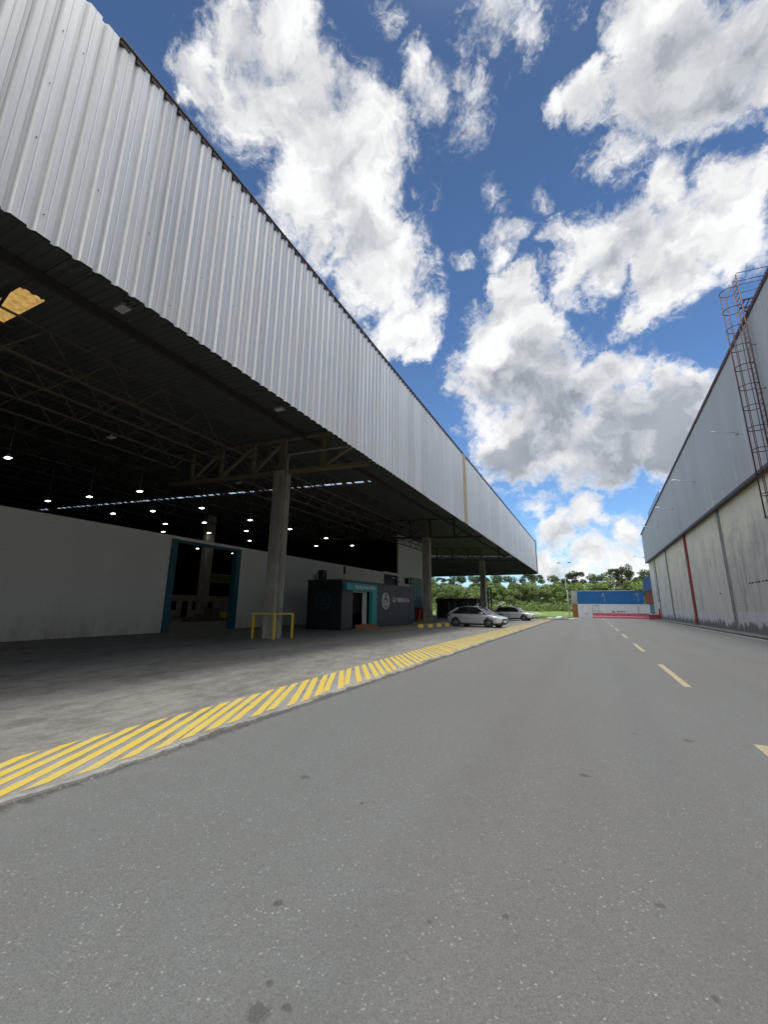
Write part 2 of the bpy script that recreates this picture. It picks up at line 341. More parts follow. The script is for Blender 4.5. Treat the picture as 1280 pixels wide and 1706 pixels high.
# ------------------------------------------------------------------ mesh helpers
class MB:
    def __init__(s): s.v = []; s.f = []; s.sm = []
    def add(s, vs, fs, smooth=False):
        o = len(s.v); s.v += [tuple(v) for v in vs]; s.f += [tuple(i+o for i in f) for f in fs]; s.sm += [smooth]*len(fs); return s
    def box(s, x0, x1, y0, y1, z0, z1):
        vs = [(x, y, z) for z in (z0, z1) for y in (y0, y1) for x in (x0, x1)]
        return s.add(vs, [(0, 2, 3, 1), (4, 5, 7, 6), (0, 1, 5, 4), (2, 6, 7, 3), (0, 4, 6, 2), (1, 3, 7, 5)])
    def obox(s, p, q, w, h, up=(0, 0, 1)):     # beam from p to q
        p = Vector(p); q = Vector(q); d = (q-p).normalized(); u = Vector(up)
        if abs(d.dot(u)) > .98: u = Vector((0, 1, 0))
        a = d.cross(u).normalized()*w/2; b = a.cross(d).normalized()*h/2
        vs = [p-a-b, p+a-b, p+a+b, p-a+b, q-a-b, q+a-b, q+a+b, q-a+b]
        return s.add(vs, [(0, 3, 2, 1), (4, 5, 6, 7), (0, 1, 5, 4), (1, 2, 6, 5), (2, 3, 7, 6), (3, 0, 4, 7)])
    def tube(s, pts, r, n=8, close=False, cap=True):
        pts = [Vector(p) for p in pts]; rings = []; N = len(pts)
        rr = r if isinstance(r, (list, tuple)) else [r]*N
        prev = None
        for i, p in enumerate(pts):
            if close: d = (pts[(i+1) % N]-pts[i-1]).normalized()
            else: d = (pts[min(i+1, N-1)]-pts[max(i-1, 0)]).normalized()
            if prev is None:
                u = Vector((0, 0, 1)) if abs(d.z) < .9 else Vector((1, 0, 0))
                a = d.cross(u).normalized()
            else:
                a = (prev - d*prev.dot(d)).normalized()
            prev = a; b = d.cross(a)
            rings.append([p+(a*math.cos(2*PI*k/n)+b*math.sin(2*PI*k/n))*rr[i] for k in range(n)])
        vs = [v for rg in rings for v in rg]; fs = []
        for i in range(N if close else N-1):
            j = (i+1) % N
            for k in range(n): fs.append((i*n+k, i*n+(k+1) % n, j*n+(k+1) % n, j*n+k))
        if cap and not close: fs += [tuple(range(n))[::-1], tuple(range((N-1)*n, N*n))]
        return s.add(vs, fs, True)
    def cyl(s, c, r, h, axis='z', n=24, r2=None):
        c = Vector(c); ax = {'x': Vector((1, 0, 0)), 'y': Vector((0, 1, 0)), 'z': Vector((0, 0, 1))}[axis]
        return s.tube([c, c+ax*h], [r, r2 if r2 is not None else r], n)
    def lathe(s, prof, n=24, axis='z', c=(0, 0, 0)):
        vs = []; fs = []; c = Vector(c)
        for r, h in prof:
            for k in range(n):
                a = 2*PI*k/n; x, y = r*math.cos(a), r*math.sin(a)
                vs.append(c + (Vector((x, y, h)) if axis == 'z' else Vector((x, h, y)) if axis == 'y' else Vector((h, x, y))))
        for i in range(len(prof)-1):
            for k in range(n): fs.append((i*n+k, i*n+(k+1) % n, (i+1)*n+(k+1) % n, (i+1)*n+k))
        return s.add(vs, fs, True)
    def prism(s, poly, axis, a0, a1):          # poly in the other two axes
        n = len(poly); vs = []
        for a in (a0, a1):
            for u, v in poly: vs.append({'x': (a, u, v), 'y': (u, a, v), 'z': (u, v, a)}[axis])
        return s.add(vs, [tuple(range(n))[::-1], tuple(range(n, 2*n))]+[(i, (i+1) % n, n+(i+1) % n, n+i) for i in range(n)])
    def build(s, name, m, parent=None, smooth=None, bevel=0, loc=None):
        me = bpy.data.meshes.new(name); me.from_pydata(s.v, [], s.f); me.update()
        bm = bmesh.new(); bm.from_mesh(me); bmesh.ops.recalc_face_normals(bm, faces=bm.faces); bm.to_mesh(me); bm.free()
        for p, sm in zip(me.polygons, s.sm): p.use_smooth = sm if smooth is None else smooth
        me.materials.append(m)
        o = bpy.data.objects.new(name, me); COL.objects.link(o)
        if parent is not None: o.parent = parent
        if loc is not None: o.location = loc
        if bevel:
            b = o.modifiers.new('b', 'BEVEL'); b.width = bevel; b.segments = 2; b.limit_method = 'ANGLE'
        return o

def tag(o, label=None, cat=None, group=None, kind=None):
    if label: o['label'] = label
    if cat: o['category'] = cat
    if group: o['group'] = group
    if kind: o['kind'] = kind
    return o
def thing(name, label, cat, loc=(0, 0, 0), rz=0, group=None):
    o = bpy.data.objects.new(name, None); COL.objects.link(o); o.location = loc; o.rotation_euler = (0, 0, rz)
    return tag(o, label, cat, group)
def struct(o): o['kind'] = 'structure'; return o
def copy_tree(o, parent=None):
    c = o.copy(); COL.objects.link(c)
    if parent is not None: c.parent = parent
    for ch in [x for x in o.children]: copy_tree(ch, c)
    return c
def text(name, body, size, m, parent, mtx, depth=.01, sx=1.0, align='CENTER', shear=0.0):
    cu = bpy.data.curves.new(name, 'FONT'); cu.body = body; cu.size = size; cu.extrude = depth/2; cu.align_x = align; cu.align_y = 'CENTER'; cu.shear = shear; cu.offset = size*.022
    o = bpy.data.objects.new(name, cu); COL.objects.link(o)
    dg = bpy.context.evaluated_depsgraph_get(); dg.update()
    me = bpy.data.meshes.new_from_object(o.evaluated_get(dg)); bpy.data.objects.remove(o)
    me.transform(mtx @ Matrix.Diagonal((sx, 1, 1, 1))); me.materials.clear(); me.materials.append(m)
    o = bpy.data.objects.new(name, me); COL.objects.link(o); o.parent = parent
    return o
# text facing +X (reads along +Y) / facing -Y (reads along +X)
def face_px(x, y, z): return Matrix.Translation((x, y, z)) @ Matrix(((0, 0, 1, 0), (1, 0, 0, 0), (0, 1, 0, 0), (0, 0, 0, 1)))
def face_my(x, y, z): return Matrix.Translation((x, y, z)) @ Matrix(((1, 0, 0, 0), (0, 0, -1, 0), (0, 1, 0, 0), (0, 0, 0, 1)))

# ------------------------------------------------------------------ setting
def sheet(name, x0, x1, y0, y1, z, m, nx=1, ny=1, zf=None):
    b = MB(); vs = []
    for j in range(ny+1):
        for i in range(nx+1):
            x = x0+(x1-x0)*i/nx; y = y0+(y1-y0)*j/ny; vs.append((x, y, z+(zf(x, y) if zf else 0)))
    fs = [(j*(nx+1)+i, j*(nx+1)+i+1, (j+1)*(nx+1)+i+1, (j+1)*(nx+1)+i) for j in range(ny) for i in range(nx)]
    b.add(vs, fs, True)
    return struct(b.build(name, m))
sheet('ground', -1200, 1200, -600, 2400, -.06, mat('dry_ground', (.16, .15, .10), .95, var=.3, vscale=.05))
sheet('road', -4.9, 8.35, -30, 82, 0, M_ASPH)
sheet('yard', -2.7, 60, 77.5, 118, -.008, mat('yard_concrete', (.24, .235, .22), .9, var=.15, vscale=.4, dirt=(.15, .145, .13, .5)))
def hill(x, y): return max(0, (y-85)/40)*.75 + .05*math.sin(x*.7)*math.sin(y*.5) if y > 66 else 0
sheet('grass', -90, -2.72, 63.4, 190, .02, M_GRASS, 60, 60, hill)
sheet('grass', -2.7, 80, 118, 190, .02, M_GRASS, 60, 40, hill)
# concrete apron with a ragged broken edge
r2 = random.Random(3); b = MB(); ys = []; y = -30.0
while y < 63.3: ys.append(y); y += .045 if 0 < y < 12 else .12 if y < 30 else .6
ys.append(63.3)
w1 = [r2.uniform(-1, 1) for _ in range(400)]
def vn(t, s=1.0, seed=0):
    t = t*s+seed*37.7; i = math.floor(t); f = t-i; f = f*f*(3-2*f); return w1[i % 400]*(1-f)+w1[(i+1) % 400]*f
def edge_x(y): return -4.42-.004*y + .05*vn(y, 1.2)+.045*vn(y, 4, 1)+.028*vn(y, 11, 2)+.014*vn(y, 29, 3)
vs = []; fs = []
for y in ys:
    ex = edge_x(y); vs += [(-76, y, .03), (ex-.03, y, .03), (ex, y, .018), (ex+.012, y, -.02)]
for i in range(len(ys)-1):
    for k in range(3): fs.append((i*4+k, i*4+k+1, i*4+4+k+1, i*4+4+k))
struct(MB().add(vs, fs).build('concrete_apron', M_SLAB))
# loose crumbs along the broken edge
b = MB()
for i in range(1500):
    y = r2.uniform(1.2, 14) if i < 1200 else r2.uniform(14, 30); x = edge_x(y)+.005+abs(r2.gauss(0, .05)); s = r2.uniform(.004, .012)*(1 if r2.random() < .93 else 1.8)
    a = r2.uniform(0, PI); c, sn = math.cos(a)*s, math.sin(a)*s
    b.add([(x-c, y-sn, .001), (x+sn, y-c, .001), (x+c, y+sn, .001), (x-sn, y+c, .001), (x, y, .001+s*r2.uniform(.6, 1.1))], [(0, 1, 4), (1, 2, 4), (2, 3, 4), (3, 0, 4)])
o = b.build('edge_rubble', mat('edge_crumbs', (.17, .16, .145), .95, var=.5, vscale=30)); tag(o, 'crumbs of broken concrete along the slab edge', 'gravel', kind='stuff')
# hatched yellow marking
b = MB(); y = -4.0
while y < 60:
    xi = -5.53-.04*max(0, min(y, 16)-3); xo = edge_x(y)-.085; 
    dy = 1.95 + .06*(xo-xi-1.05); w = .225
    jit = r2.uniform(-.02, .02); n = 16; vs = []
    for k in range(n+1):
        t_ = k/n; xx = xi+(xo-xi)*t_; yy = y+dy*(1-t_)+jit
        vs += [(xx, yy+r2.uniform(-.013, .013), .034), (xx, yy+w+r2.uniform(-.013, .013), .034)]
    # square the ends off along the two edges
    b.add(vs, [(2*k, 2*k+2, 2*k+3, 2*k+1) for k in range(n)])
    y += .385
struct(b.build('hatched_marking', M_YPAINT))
b = MB()
for k in range(-2, 10):
    y0 = 11.05+8*k - (.1 if k < 0 else 0)
    b.box(1.63, 1.765, y0, y0+3.95, .001, .004)
struct(b.build('centre_line', M_CREAM))
b = MB(); b.box(8.17, 8.27, 26, 77.4, .001, .004); struct(b.build('edge_line', mat('white_line_paint', (.5, .5, .47), .7, var=.3, vscale=8)))
# kerb and footway by the right wall
b = MB(); b.box(8.36, 8.52, -30, 82, -.05, .13); struct(b.build('kerb', M_KERB, bevel=.02))
b = MB(); b.box(8.525, 9.4, -30, 82, -.05, .12); struct(b.build('footway', M_KERB))
b = MB(); b.box(-12.4, -2.75, 63.1, 63.35, -.05, .14); struct(b.build('grass_kerb', mat('faded_yellow_kerb', (.38, .33, .2), .9, var=.2)))
b = MB(); b.box(-19.0, -10.95, 36.2, 48, .025, .17); b.box(-14.55, -11.55, 24.2, 36.15, .034, .05)
struct(b.build('paved_island', M_PAVER))

# ------------------------------------------------------------------ left warehouse
WH = thing('warehouse', 'long open-sided warehouse with a deep ribbed silver fascia over its concrete apron', 'warehouse', (-14, 16, 0))
WH.location = (0, 0, 0)
FX = -7.5
def ribbed(y0, y1, z0, z1, pitch, fl, depth, x, sgn=1, zt=None, rag=0.0, axis='y', slope=.035, fine=False):
    """trapezoid sheet in a vertical plane: flat width fl, groove pitch-fl"""
    b = MB(); prof = []; y = y0
    while y < y1-1e-6:
        dd = depth*(1+.12*(vn(y, 3.1, 9)-.5)) if fine else depth
        if fine: prof += [(y, 0), (y+.095, 0), (y+.103, -.006), (y+.117, -.006), (y+.125, 0)]
        else: prof += [(y, 0)]
        prof += [(y+fl, 0), (y+fl+slope*.45, -dd), (y+pitch-slope*1.4, -dd)]; y += pitch
    prof.append((min(y, y1), 0)); vs = []
    for (u, d) in prof:
        za = z0 + (rag*vn(u, 1.0/.99*1.0, 5) if rag else 0); zb = (zt(u) if zt else z1)
        for zz in (za, zb):
            vs.append((x+sgn*d, u, zz) if axis == 'y' else (u, x+sgn*d, zz))
    b.add(vs, [(2*i, 2*i+2, 2*i+3, 2*i+1) for i in range(len(prof)-1)])
    return b
f1 = ribbed(-30.0, 28.3, 7.48, 12.78, .33, .215, .055, FX, rag=.02, fine=True); sc_ = len(f1.f)
for y in [-30+i*.33 for i in range(90, 150)]:
    for z in (7.85, 9.1, 10.3, 11.55):
        if r2.random() < .28: f1.tube([(FX-.002, y+.06+r2.uniform(-.02, .02), z+r2.uniform(-.02, .02)), (FX+.010, y+.06, z)], .0075, 6)
f1 = f1.build('fascia', M_FASCIA, WH); f1.data.materials.append(M_FLASH)
for p in list(f1.data.polygons)[sc_:]: p.material_index = 1
f2 = ribbed(29.0, 74.5, 7.50, 12.78, .33, .215, .055, FX, rag=.015, fine=True).build('fascia', M_FASCIA, WH)
MB().box(FX-.05, FX+.035, 28.28, 29.02, 7.49, 12.79).build('joint_cover', M_BEIGE, WH)
# cap flashing, with dark blocks standing in for the scalloped shadow below
b = MB(); n = int((74.7-2.9)/.33)
b.box(FX-.16, FX+.035, 2.9, 74.7, 12.80, 12.84)
for i in range(n):
    y = 2.9+i*.33; b.box(FX-.10, FX+.012, y+.02, y+.20, 12.68, 12.80)
b.build('cap_flashing_and_shadow', M_FLASH, WH)
MB().box(FX-.3, FX-.245, -30, 74.25, 7.66, 12.6).build('fascia_backing', M_DARK, WH)
MB().box(FX-.16, FX-.06, -30, 74.3, 7.62, 7.68).build('bottom_trim', M_FLASH, WH)
# end gable (far end), inward side is what shows under the canopy
ribbed(-70, FX-.08, 7.2, 13.0, .33, .215, .042, 74.4, sgn=1, axis='x').build('end_cladding', M_DECK, WH)
MB().box(-70, FX-.05, 74.28, 74.34, 7.12, 7.22).build('end_trim', M_STEEL, WH)
MB().box(FX-.04, FX+.03, 74.5, 74.6, 7.5, 12.8).build('corner_trim', M_FASCIA, WH)

def dz(x): return 10.5+.05*(-13.6-x)       # roof deck height, rising inwards
# roof deck: corrugation running along X, with skylight and light-strip gaps
def deck(y0, y1, x0, x1):
    b = MB(); prof = []; y = y0; p = .25
    while y < y1-1e-6:
        ye = min(y+p, y1); k = (ye-y)/p
        prof += [(y, 0), (y+.10*k, 0), (y+.125*k, .04), (y+.225*k, .04)]; y += p
    prof.append((y1, 0)); vs = []
    for u, d in prof: vs += [(x0, u, dz(x0)+d), (x1, u, dz(x1)+d)]
    b.add(vs, [(2*i, 2*i+1, 2*i+3, 2*i+2) for i in range(len(prof)-1)]); return b
XI = -72
b = MB()
for (y0, y1, x0, x1) in ((-30, 4.33, XI, FX-.3), (4.33, 4.95, XI, -18.2), (4.33, 4.95, -14.0, FX-.3), (4.95, 25, XI, FX-.3), (25, 25.35, XI, -60), (25, 25.35, -13.6, FX-.3), (25.35, 74.2, XI, FX-.3)):
    d = deck(y0, y1, x0, x1); b.add(d.v, d.f)
b.build('roof', M_DECK, WH)
sk = MB(); sk.add([(-18.2, 4.30, dz(-18.2)+.05), (-14.0, 4.30, dz(-14)+.05), (-14.0, 4.98, dz(-14)+.05), (-18.2, 4.98, dz(-18.2)+.05)], [(0, 1, 2, 3)]); sl_ = sk.build('skylight', M_SKYL, WH)
for (p, q) in (((-14.2, 4.2, 10.42), (-18.2, 4.9, 10.6)), ((-16.4, 4.0, 10.5), (-16.4, 5.2, 10.5)), ((-14.6, 4.0, 10.4), (-17.6, 5.3, 10.5))): MB().obox(p, q, .07, .07).build('skylight_bar', M_STEEL, sl_)
sk = MB(); sk.add([(-60, 24.97, dz(-60)+.05), (-13.6, 24.97, dz(-13.6)+.05), (-13.6, 25.38, dz(-13.6)+.05), (-60, 25.38, dz(-60)+.05)], [(0, 1, 2, 3)]); ls_ = sk.build('light_strip', M_CLEARSHEET, WH)
b = MB(); b.obox((-60, 25.36, dz(-60)-.03), (-13.7, 25.36, dz(-13.7)-.03), .05, .06); x = -13.9
while x > -60:
    b.obox((x, 24.95, dz(x)-.02), (x, 25.4, dz(x)-.02), r2.choice((.12, .2, .3)), .05); x -= r2.uniform(.7, 1.3)
b.build('strip_bars', M_DARK, ls_)
# columns
for i, cy in enumerate((16.2, 39.2, 62.2)):
    c = MB(); hw, hd = .375, .31; top = dz(-14)-2.0; ch = .05; cxx = -14.45 if i == 1 else -14.08
    x0, x1, y0, y1 = cxx-hw, cxx+hw, cy-hd, cy+hd
    poly = [(x0+ch, y0), (x0+hw-.07, y0), (x0+hw-.05, y0+.03), (x0+hw+.05, y0+.03), (x0+hw+.07, y0), (x1-ch, y0), (x1, y0+ch), (x1, cy-.06), (x1-.03, cy-.04), (x1-.03, cy+.04), (x1, cy+.06), (x1, y1-ch), (x1-ch, y1), (x0+ch, y1), (x0, y1-ch), (x0, y0+ch)]
    c.prism(poly, 'z', .03, top); co = c.build('column', M_CONC, WH)
    c = MB(); c.box(cxx-.15, cxx+.15, cy-.12, cy+.12, top, dz(-14)-.1); c.box(x0-.04, x1+.04, y0-.04, y1+.04, top-.02, top+.04); c.build('column_head', M_TRUSS, co)
# main trusses
def main_truss(Y, x_in, m):
    b = MB(); x_out = -8.8
    bz = lambda x: dz(x)-2.03; tz = lambda x: dz(x)-.16
    b.obox((x_out, Y-.11, bz(x_out)), (x_in, Y-.11, bz(x_in)), .07, .17); b.obox((x_out, Y+.11, bz(x_out)), (x_in, Y+.11, bz(x_in)), .07, .17)
    b.obox((x_out+1.0, Y, tz(x_out+1)), (x_in, Y, tz(x_in)), .14, .12)
    xs = [-11.5, -14.05, -16.2, -18.7, -21.2]
    x = -23.7
    while x > x_in: xs.append(x); x -= 2.5
    for i, x in enumerate(xs):
        b.obox((x, Y, bz(x)+.08), (x, Y, tz(x)), .17, .17, up=(0, 1, 0))
        if i+1 < len(xs) and i > 0: b.obox((xs[i+1], Y, bz(xs[i+1])+.1), (x, Y, tz(x)-.05), .13, .17, up=(0, 1, 0))
    b.obox((-11.5, Y, bz(-11.5)+.1), (x_out+.6, Y, tz(x_out)-.05), .12, .12)
    return b.build('roof_truss', m, WH)
main_truss(16.2, -22.8, M_TRUSS); main_truss(39.2, -71, M_STEEL); main_truss(62.2, -28, M_STEEL); main_truss(-6.8, -22.8, M_TRUSS)  # far trusses get darker steel, their shade put into the colour
# joists between the trusses, running along Y
def joist(x, y0, y1, n, m=M_STEEL, dpt=1.35, w=.06):
    b = MB(); tz = dz(x)-.08; bz = dz(x)-dpt
    b.obox((x, y0, tz), (x, y1, tz), w, w); b.obox((x, y0+.6, bz), (x, y1-.6, bz), w*1.3, w*1.3)
    ph = (y1-y0)/n
    for i in range(n):
        a = y0+i*ph; b.obox((x, a, tz), (x, a+ph/2, bz), .045, .045); b.obox((x, a+ph/2, bz), (x, a+ph, tz), .045, .045)
    return b.build('joist', m, WH)
bays = ((-6.8, 16.2, 11), (16.2, 39.2, 11), (39.2, 62.2, 10), (62.2, 74.2, 6))
M_JOIST = mat('joist_steel', (.15, .125, .085), .6, dirt=(.06, .045, .03, .5))
b = MB(); b.box(-12.72, -12.6, -30, 74, dz(-12.6)-.34, dz(-12.6)-.05); b.build('edge_beam', M_STEEL, WH)
b = MB(); b.box(-10.2, -10.12, -30, 74, dz(-10.1)-.16, dz(-10.1)-.02); b.build('purlin', M_STEEL, WH)
x = -15.5
while x > -22:
    for y0, y1, n in bays: joist(x, y0, y1, n, M_JOIST)
    x -= 2.0
x = -24
while x > -60:
    for y0, y1, n in bays[:2]: joist(x, y0, y1, n)
    x -= 4.0
# lateral bracing between joists under the canopy
b = MB()
for y in (-2, 6, 11, 21, 28, 34, 46, 53, 68):
    b.obox((-15.5, y, dz(-15.5)-1.3), (-21.5, y, dz(-21.5)-1.3), .04, .04)
    b.build('bracing', M_STEEL, WH); b = MB()
for (y0, y1, n) in bays:
    k = 0
    x = -15.5
    while x > -21:
        ym = (y0+y1)/2; b.obox((x, ym-2, dz(x)-.2), (x-2, ym+2, dz(x-2)-.2), .03, .03); b.obox((x, ym-2, dz(x)-.1), (x-2, ym-4, dz(x-2)-1.3), .03, .03); x -= 2
    b.build('bracing', M_STEEL, WH); b = MB()
b = MB(); b.box(FX-.24, FX-.12, -30, 74, 9.8, 10.0); b.box(FX-.24, FX-.17, -30, 74, 7.68, 7.8)
y = -28
while y < 74:
    b.box(FX-.235, FX-.175, y, y+.1, 7.7, 12.5); y += 3.3
b.build('fascia_frame', M_STEEL, WH)
# downpipes
b = MB(); b.tube([(-13.58, 15.98, 1.0), (-13.58, 15.98, 9.1), (-13.52, 15.96, 9.25), (-13.35, 15.92, 9.33), (-9.2, 15.7, 9.05), (-8.2, 15.6, 9.0)], .055, 8); b.build('downpipe', M_CONC, WH)
b = MB(); b.tube([(-13.62, 61.8, .1), (-13.62, 61.8, 7.2)], .10, 8); tag(b.build('downpipe', M_WHITE, WH), 'white downpipe on the far column')
# low partition wall with the big doorway
W = MB(); X0, X1 = -22.2, -22.0
W.box(X0, X1, -30, 16.2, .03, 5.62); W.box(X0, X1, 16.2, 21.4, 5.42, 5.62); W.box(X0, X1, 21.4, 44.66, .03, 5.62)
W.box(X0, X1, 44.66, 48.95, 5.45, 5.75)
W.build('wall', M_WWALL, WH)
P = MB(); P.box(X0-.02, X1+.02, 48.95, 52.4, .03, 11.2); P.box(X0-.02, X1+.02, 52.4, 57.4, 5.55, 11.2); P.box(X0-.02, X1+.02, 57.4, 58.2, .03, 11.2)
P.box(X0-.02, X1+.02, 52.4, 57.4, .03, .25); P.build('end_wall', M_WWALL, WH)
d = MB(); d.box(-22.35, -21.93, 16.0, 16.42, .03, 5.44); d.box(-22.35, -21.93, 21.1, 21.5, .03, 5.44); d.box(-22.3, -21.95, 16.42, 21.1, 5.26, 5.43)
df = d.build('door_frame', M_TEALD, WH)
# dark shutter opening
MB().box(-22.45, -22.35, 44.6, 49, .03, 5.5).build('shutter', mat('brown_shutter', (.07, .06, .055), .7), WH)
MB().box(-22.02, -21.86, 47.0, 47.6, 5.0, 5.15).build('bulkhead_light', M_WHITE, WH)
# teal window grid
g = MB(); 
for k in range(6): y = 52.4+k*1.0; g.box(-22.12, -22.0, y-.06, y+.06, .25, 5.55)
for k in range(9): z = .3+k*.65; g.box(-22.115, -22.005, 52.4, 57.4, z-.05, z+.05)
wf = g.build('window', M_TEALD, WH)
MB().box(-22.09, -22.07, 52.4, 57.4, .25, 5.55).build('pane', mat('pale_window_glass', (.30, .42, .46), .15, var=.35, vscale=.9), wf)
# hall shell, dark inside
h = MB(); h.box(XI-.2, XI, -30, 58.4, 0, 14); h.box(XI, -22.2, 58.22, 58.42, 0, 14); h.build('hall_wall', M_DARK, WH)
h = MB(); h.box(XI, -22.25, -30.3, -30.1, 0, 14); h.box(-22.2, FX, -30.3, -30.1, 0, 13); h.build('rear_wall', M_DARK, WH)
# interior seen through the doorway
iw = MB()
iw.box(-45.2, -45, 22, 50, .03, 2.75); iw.build('office_partition', M_CREAMW, WH)
for (y0, y1, z0, z1) in ((33.5, 34.3, 1.0, 2.0), (35.15, 35.95, .05, 2.0), (36.65, 37.6, 1.0, 2.0), (38.9, 39.8, 1.0, 2.0), (30.4, 31.4, 1.0, 2.0)):
    MB().box(-44.99, -44.93, y0, y1, z0, z1).build('office_window', M_BLACK, WH)
MB().box(-36.5, -36.0, 30.15, 31.25, .03, 11).build('inner_column', M_CONC, WH)

# banner, stock and cart inside
t = thing('hanging_banner', 'green and yellow banner hanging inside the hall beyond the teal doorway', 'banner', (-40, 36.7, 4.7))
MB().box(-.02, .02, -1.8, 1.8, -.5, .5).build('cloth', M_BANNER, t)
b = MB(); b.box(.021, .03, -1.8, 1.8, .42, .5); b.box(.021, .03, -1.8, 1.8, -.5, -.42); b.box(.021, .03, -1.8, -1.7, -.42, .42); b.build('border', mat('yellow_border', (.5, .45, .05), .6), t)
for i, (py_, h, lab) in enumerate(((28.9, .6, 'low dark pallet stack beside the inner column seen through the doorway'), (30.1, 1.3, 'tallest pallet stack seen through the teal doorway'), (27.7, .4, 'lowest pallet stack at the left inside the teal doorway'))):
    t = thing('pallet_stack', lab, 'pallets', (-34, py_, .03), 0, 'pallet stacks inside the hall')
    k = 0
    z = 0
    while z < h:
        b = MB()
        for q in range(5): b.box(-.6, .6, -.5+q*.22, -.5+q*.22+.12, z+.11, z+.13)
        for q in (-.55, -.05, .45): b.box(q, q+.1, -.5, .5, z, z+.11)
        b.build('pallet', M_PALLET, t); z += .145
t = thing('floor_cleaner', 'small yellow cart parked at the right inside the teal doorway', 'cart', (-34, 31.5, .03))
b = MB(); b.prism([(-.4, .15), (.4, .15), (.45, .5), (.2, .8), (-.3, .85), (-.45, .5)], 'x', -.35, .35); b.build('body', M_YEL, t, bevel=.04)
for s in (-1, 1):
    for q in (-.28, .28): MB().cyl((s*.3-.05, q, .14), .14, .1, 'x', 14).build('wheel', M_RUBBER, t)
b = MB(); b.tube([(0, -.4, .8), (0, -.7, 1.15), (.25, -.7, 1.15), (-.25, -.7, 1.15)], .02); b.build('handle', M_BLACK, t)

# hall lamps
LP = [(-26.7, 9.4), (-35.5, 15.3), (-31.3, 15.9), (-35.4, 20.0), (-26.6, 16.5), (-31.4, 20.8), (-35.35, 24.8), (-26.8, 21.7), (-31.4, 25.9), (-35.5, 30.0), (-26.65, 26.8), (-31.0, 30.8),
      (-35.4, 35.8), (-26.2, 31.8), (-30.7, 42.6), (-26.0, 37.9), (-26.2, 44.0), (-43.4, 34.0), (-47.1, 38.2), (-43.3, 39.1), (-46.6, 44.0), (-39.5, 27.6)]
for i, (x, y) in enumerate(LP):
    t = thing('hall_lamp', 'small lit white lamp hung under the dark hall roof', 'lamp', (x, y, 9.0), 0, 'lit lamps under the hall roof')
    b = MB(); b.box(-.19, .19, -.12, .12, .02, .09); b.cyl((0, 0, .09), .09, .16, 'z', 12, .07); b.tube([(0, 0, .24), (0, 0, dz(x)-9.0)], .012, 6)
    b.build('housing', M_GALV, t)
    MB().box(-.17, .17, -.10, .10, 0, .019).build('diffuser', M_LAMP, t)
# unlit floodlights under the canopy
for (x, y, z, lab) in ((-10.72, 5.44, 9.5, 'nearest unlit grey floodlight under the canopy deck'), (-20.1, 10.7, 9.5, 'unlit floodlight deep under the roof joists at left'), (-10.73, 11.9, 9.5, 'unlit floodlight tucked just behind the fascia edge'), (-20.1, 18.9, 9.5, 'unlit floodlight behind the first column truss')):
    t = thing('floodlight', lab, 'floodlight', (x, y, z), 0, 'unlit floodlights under the canopy')
    b = MB(); b.box(-.2, .2, -.14, .14, -.06, .03); b.build('housing', M_GALV, t, bevel=.01)
    b = MB()
    for k in range(5): b.box(-.17+k*.075, -.13+k*.075, -.11, .11, -.068, -.061)
    b.build('lens', M_WHITE, t)
    b = MB(); b.tube([(-.21, 0, -.02), (-.21, 0, .16), (.21, 0, .16), (.21, 0, -.02)], .012, 6); b.tube([(0, 0, .16), (0, 0, dz(x)-z)], .015, 6); b.build('bracket', M_STEEL, t)

# yellow guard rails round the columns
def guard(cx, cy, lab, m):
    t = thing('guard_rail', lab, 'guard rail', (cx, cy, .03), 0, 'yellow guard rails round the columns')
    x0, x1, y0, y1 = -.62, .68, -.62, .72
    for (x, y) in ((x0, y0), (x1, y0), (x1, y1), (x0, y1)):
        MB().box(x-.045, x+.045, y-.045, y+.045, 0, 1.13).build('post', m, t)
    b = MB(); b.box(x0-.05, x1+.05, y0-.05, y0+.05, 1.135, 1.20); b.box(x1-.05, x1+.05, y0+.055, y1+.05, 1.135, 1.20); b.box(x0-.05, x0+.05, y0+.055, y1+.05, 1.135, 1.20)
    b.box(x0+.055, x1-.055, y1-.05, y1+.05, 1.135, 1.20)
    b.build('top_rail', m, t)
guard(-14.1, 16.2, 'yellow steel guard rail around the nearest concrete column', M_YEL)
guard(-14.45, 39.2, 'dull yellow guard rail around the middle column by the pale car', M_TRUSS)
# ------------------------------------------------------------------ cabin
CB = thing('site_cabin', 'black and charcoal site cabin with teal doorway under the canopy', 'cabin', (-16.2, 29.6, .03))
def cb(b, name, m, par=CB, **k): # geometry given in world coordinates
    b.v = [(x+16.2, y-29.6, z-.03) for x, y, z in b.v]; return b.build(name, m, par, **k)
cx0, cx1, cy0, cy1, ch = -17.65, -14.85, 23.75, 36.6, 3.28
b = MB(); b.box(cx0, cx1, cy0, cy0+.1, .03, ch); cb(b, 'end_panel', M_CABIND)
b = MB(); b.box(cx1-.1, cx1, cy0+.1, 25.25, .03, 2.62); b.box(cx1-.1, cx1, 28.45, cy1, .03, ch); b.box(cx1-.1, cx1, cy0+.1, 28.45, 2.62, ch)
for y in (31.0, 33.3, 35.4): b.box(cx1, cx1+.012, y, y+.03, .1, ch-.1)
cb(b, 'front_panel', M_CABIN)
b = MB(); b.box(cx0, cx0+.1, cy0+.1, cy1, .03, ch); b.box(cx0+.1, cx1-.1, cy1-.1, cy1, .03, ch); cb(b, 'back_panel', M_CABIN)
b = MB(); b.box(cx0-.04, cx1+.04, cy0-.04, cy1+.04, ch+.003, ch+.09); cb(b, 'roof', M_CABIN)
b = MB(); b.box(cx0+.1, cx1-.1, cy0+.1, cy1-.1, .05, .16); cb(b, 'floor', M_DARK)
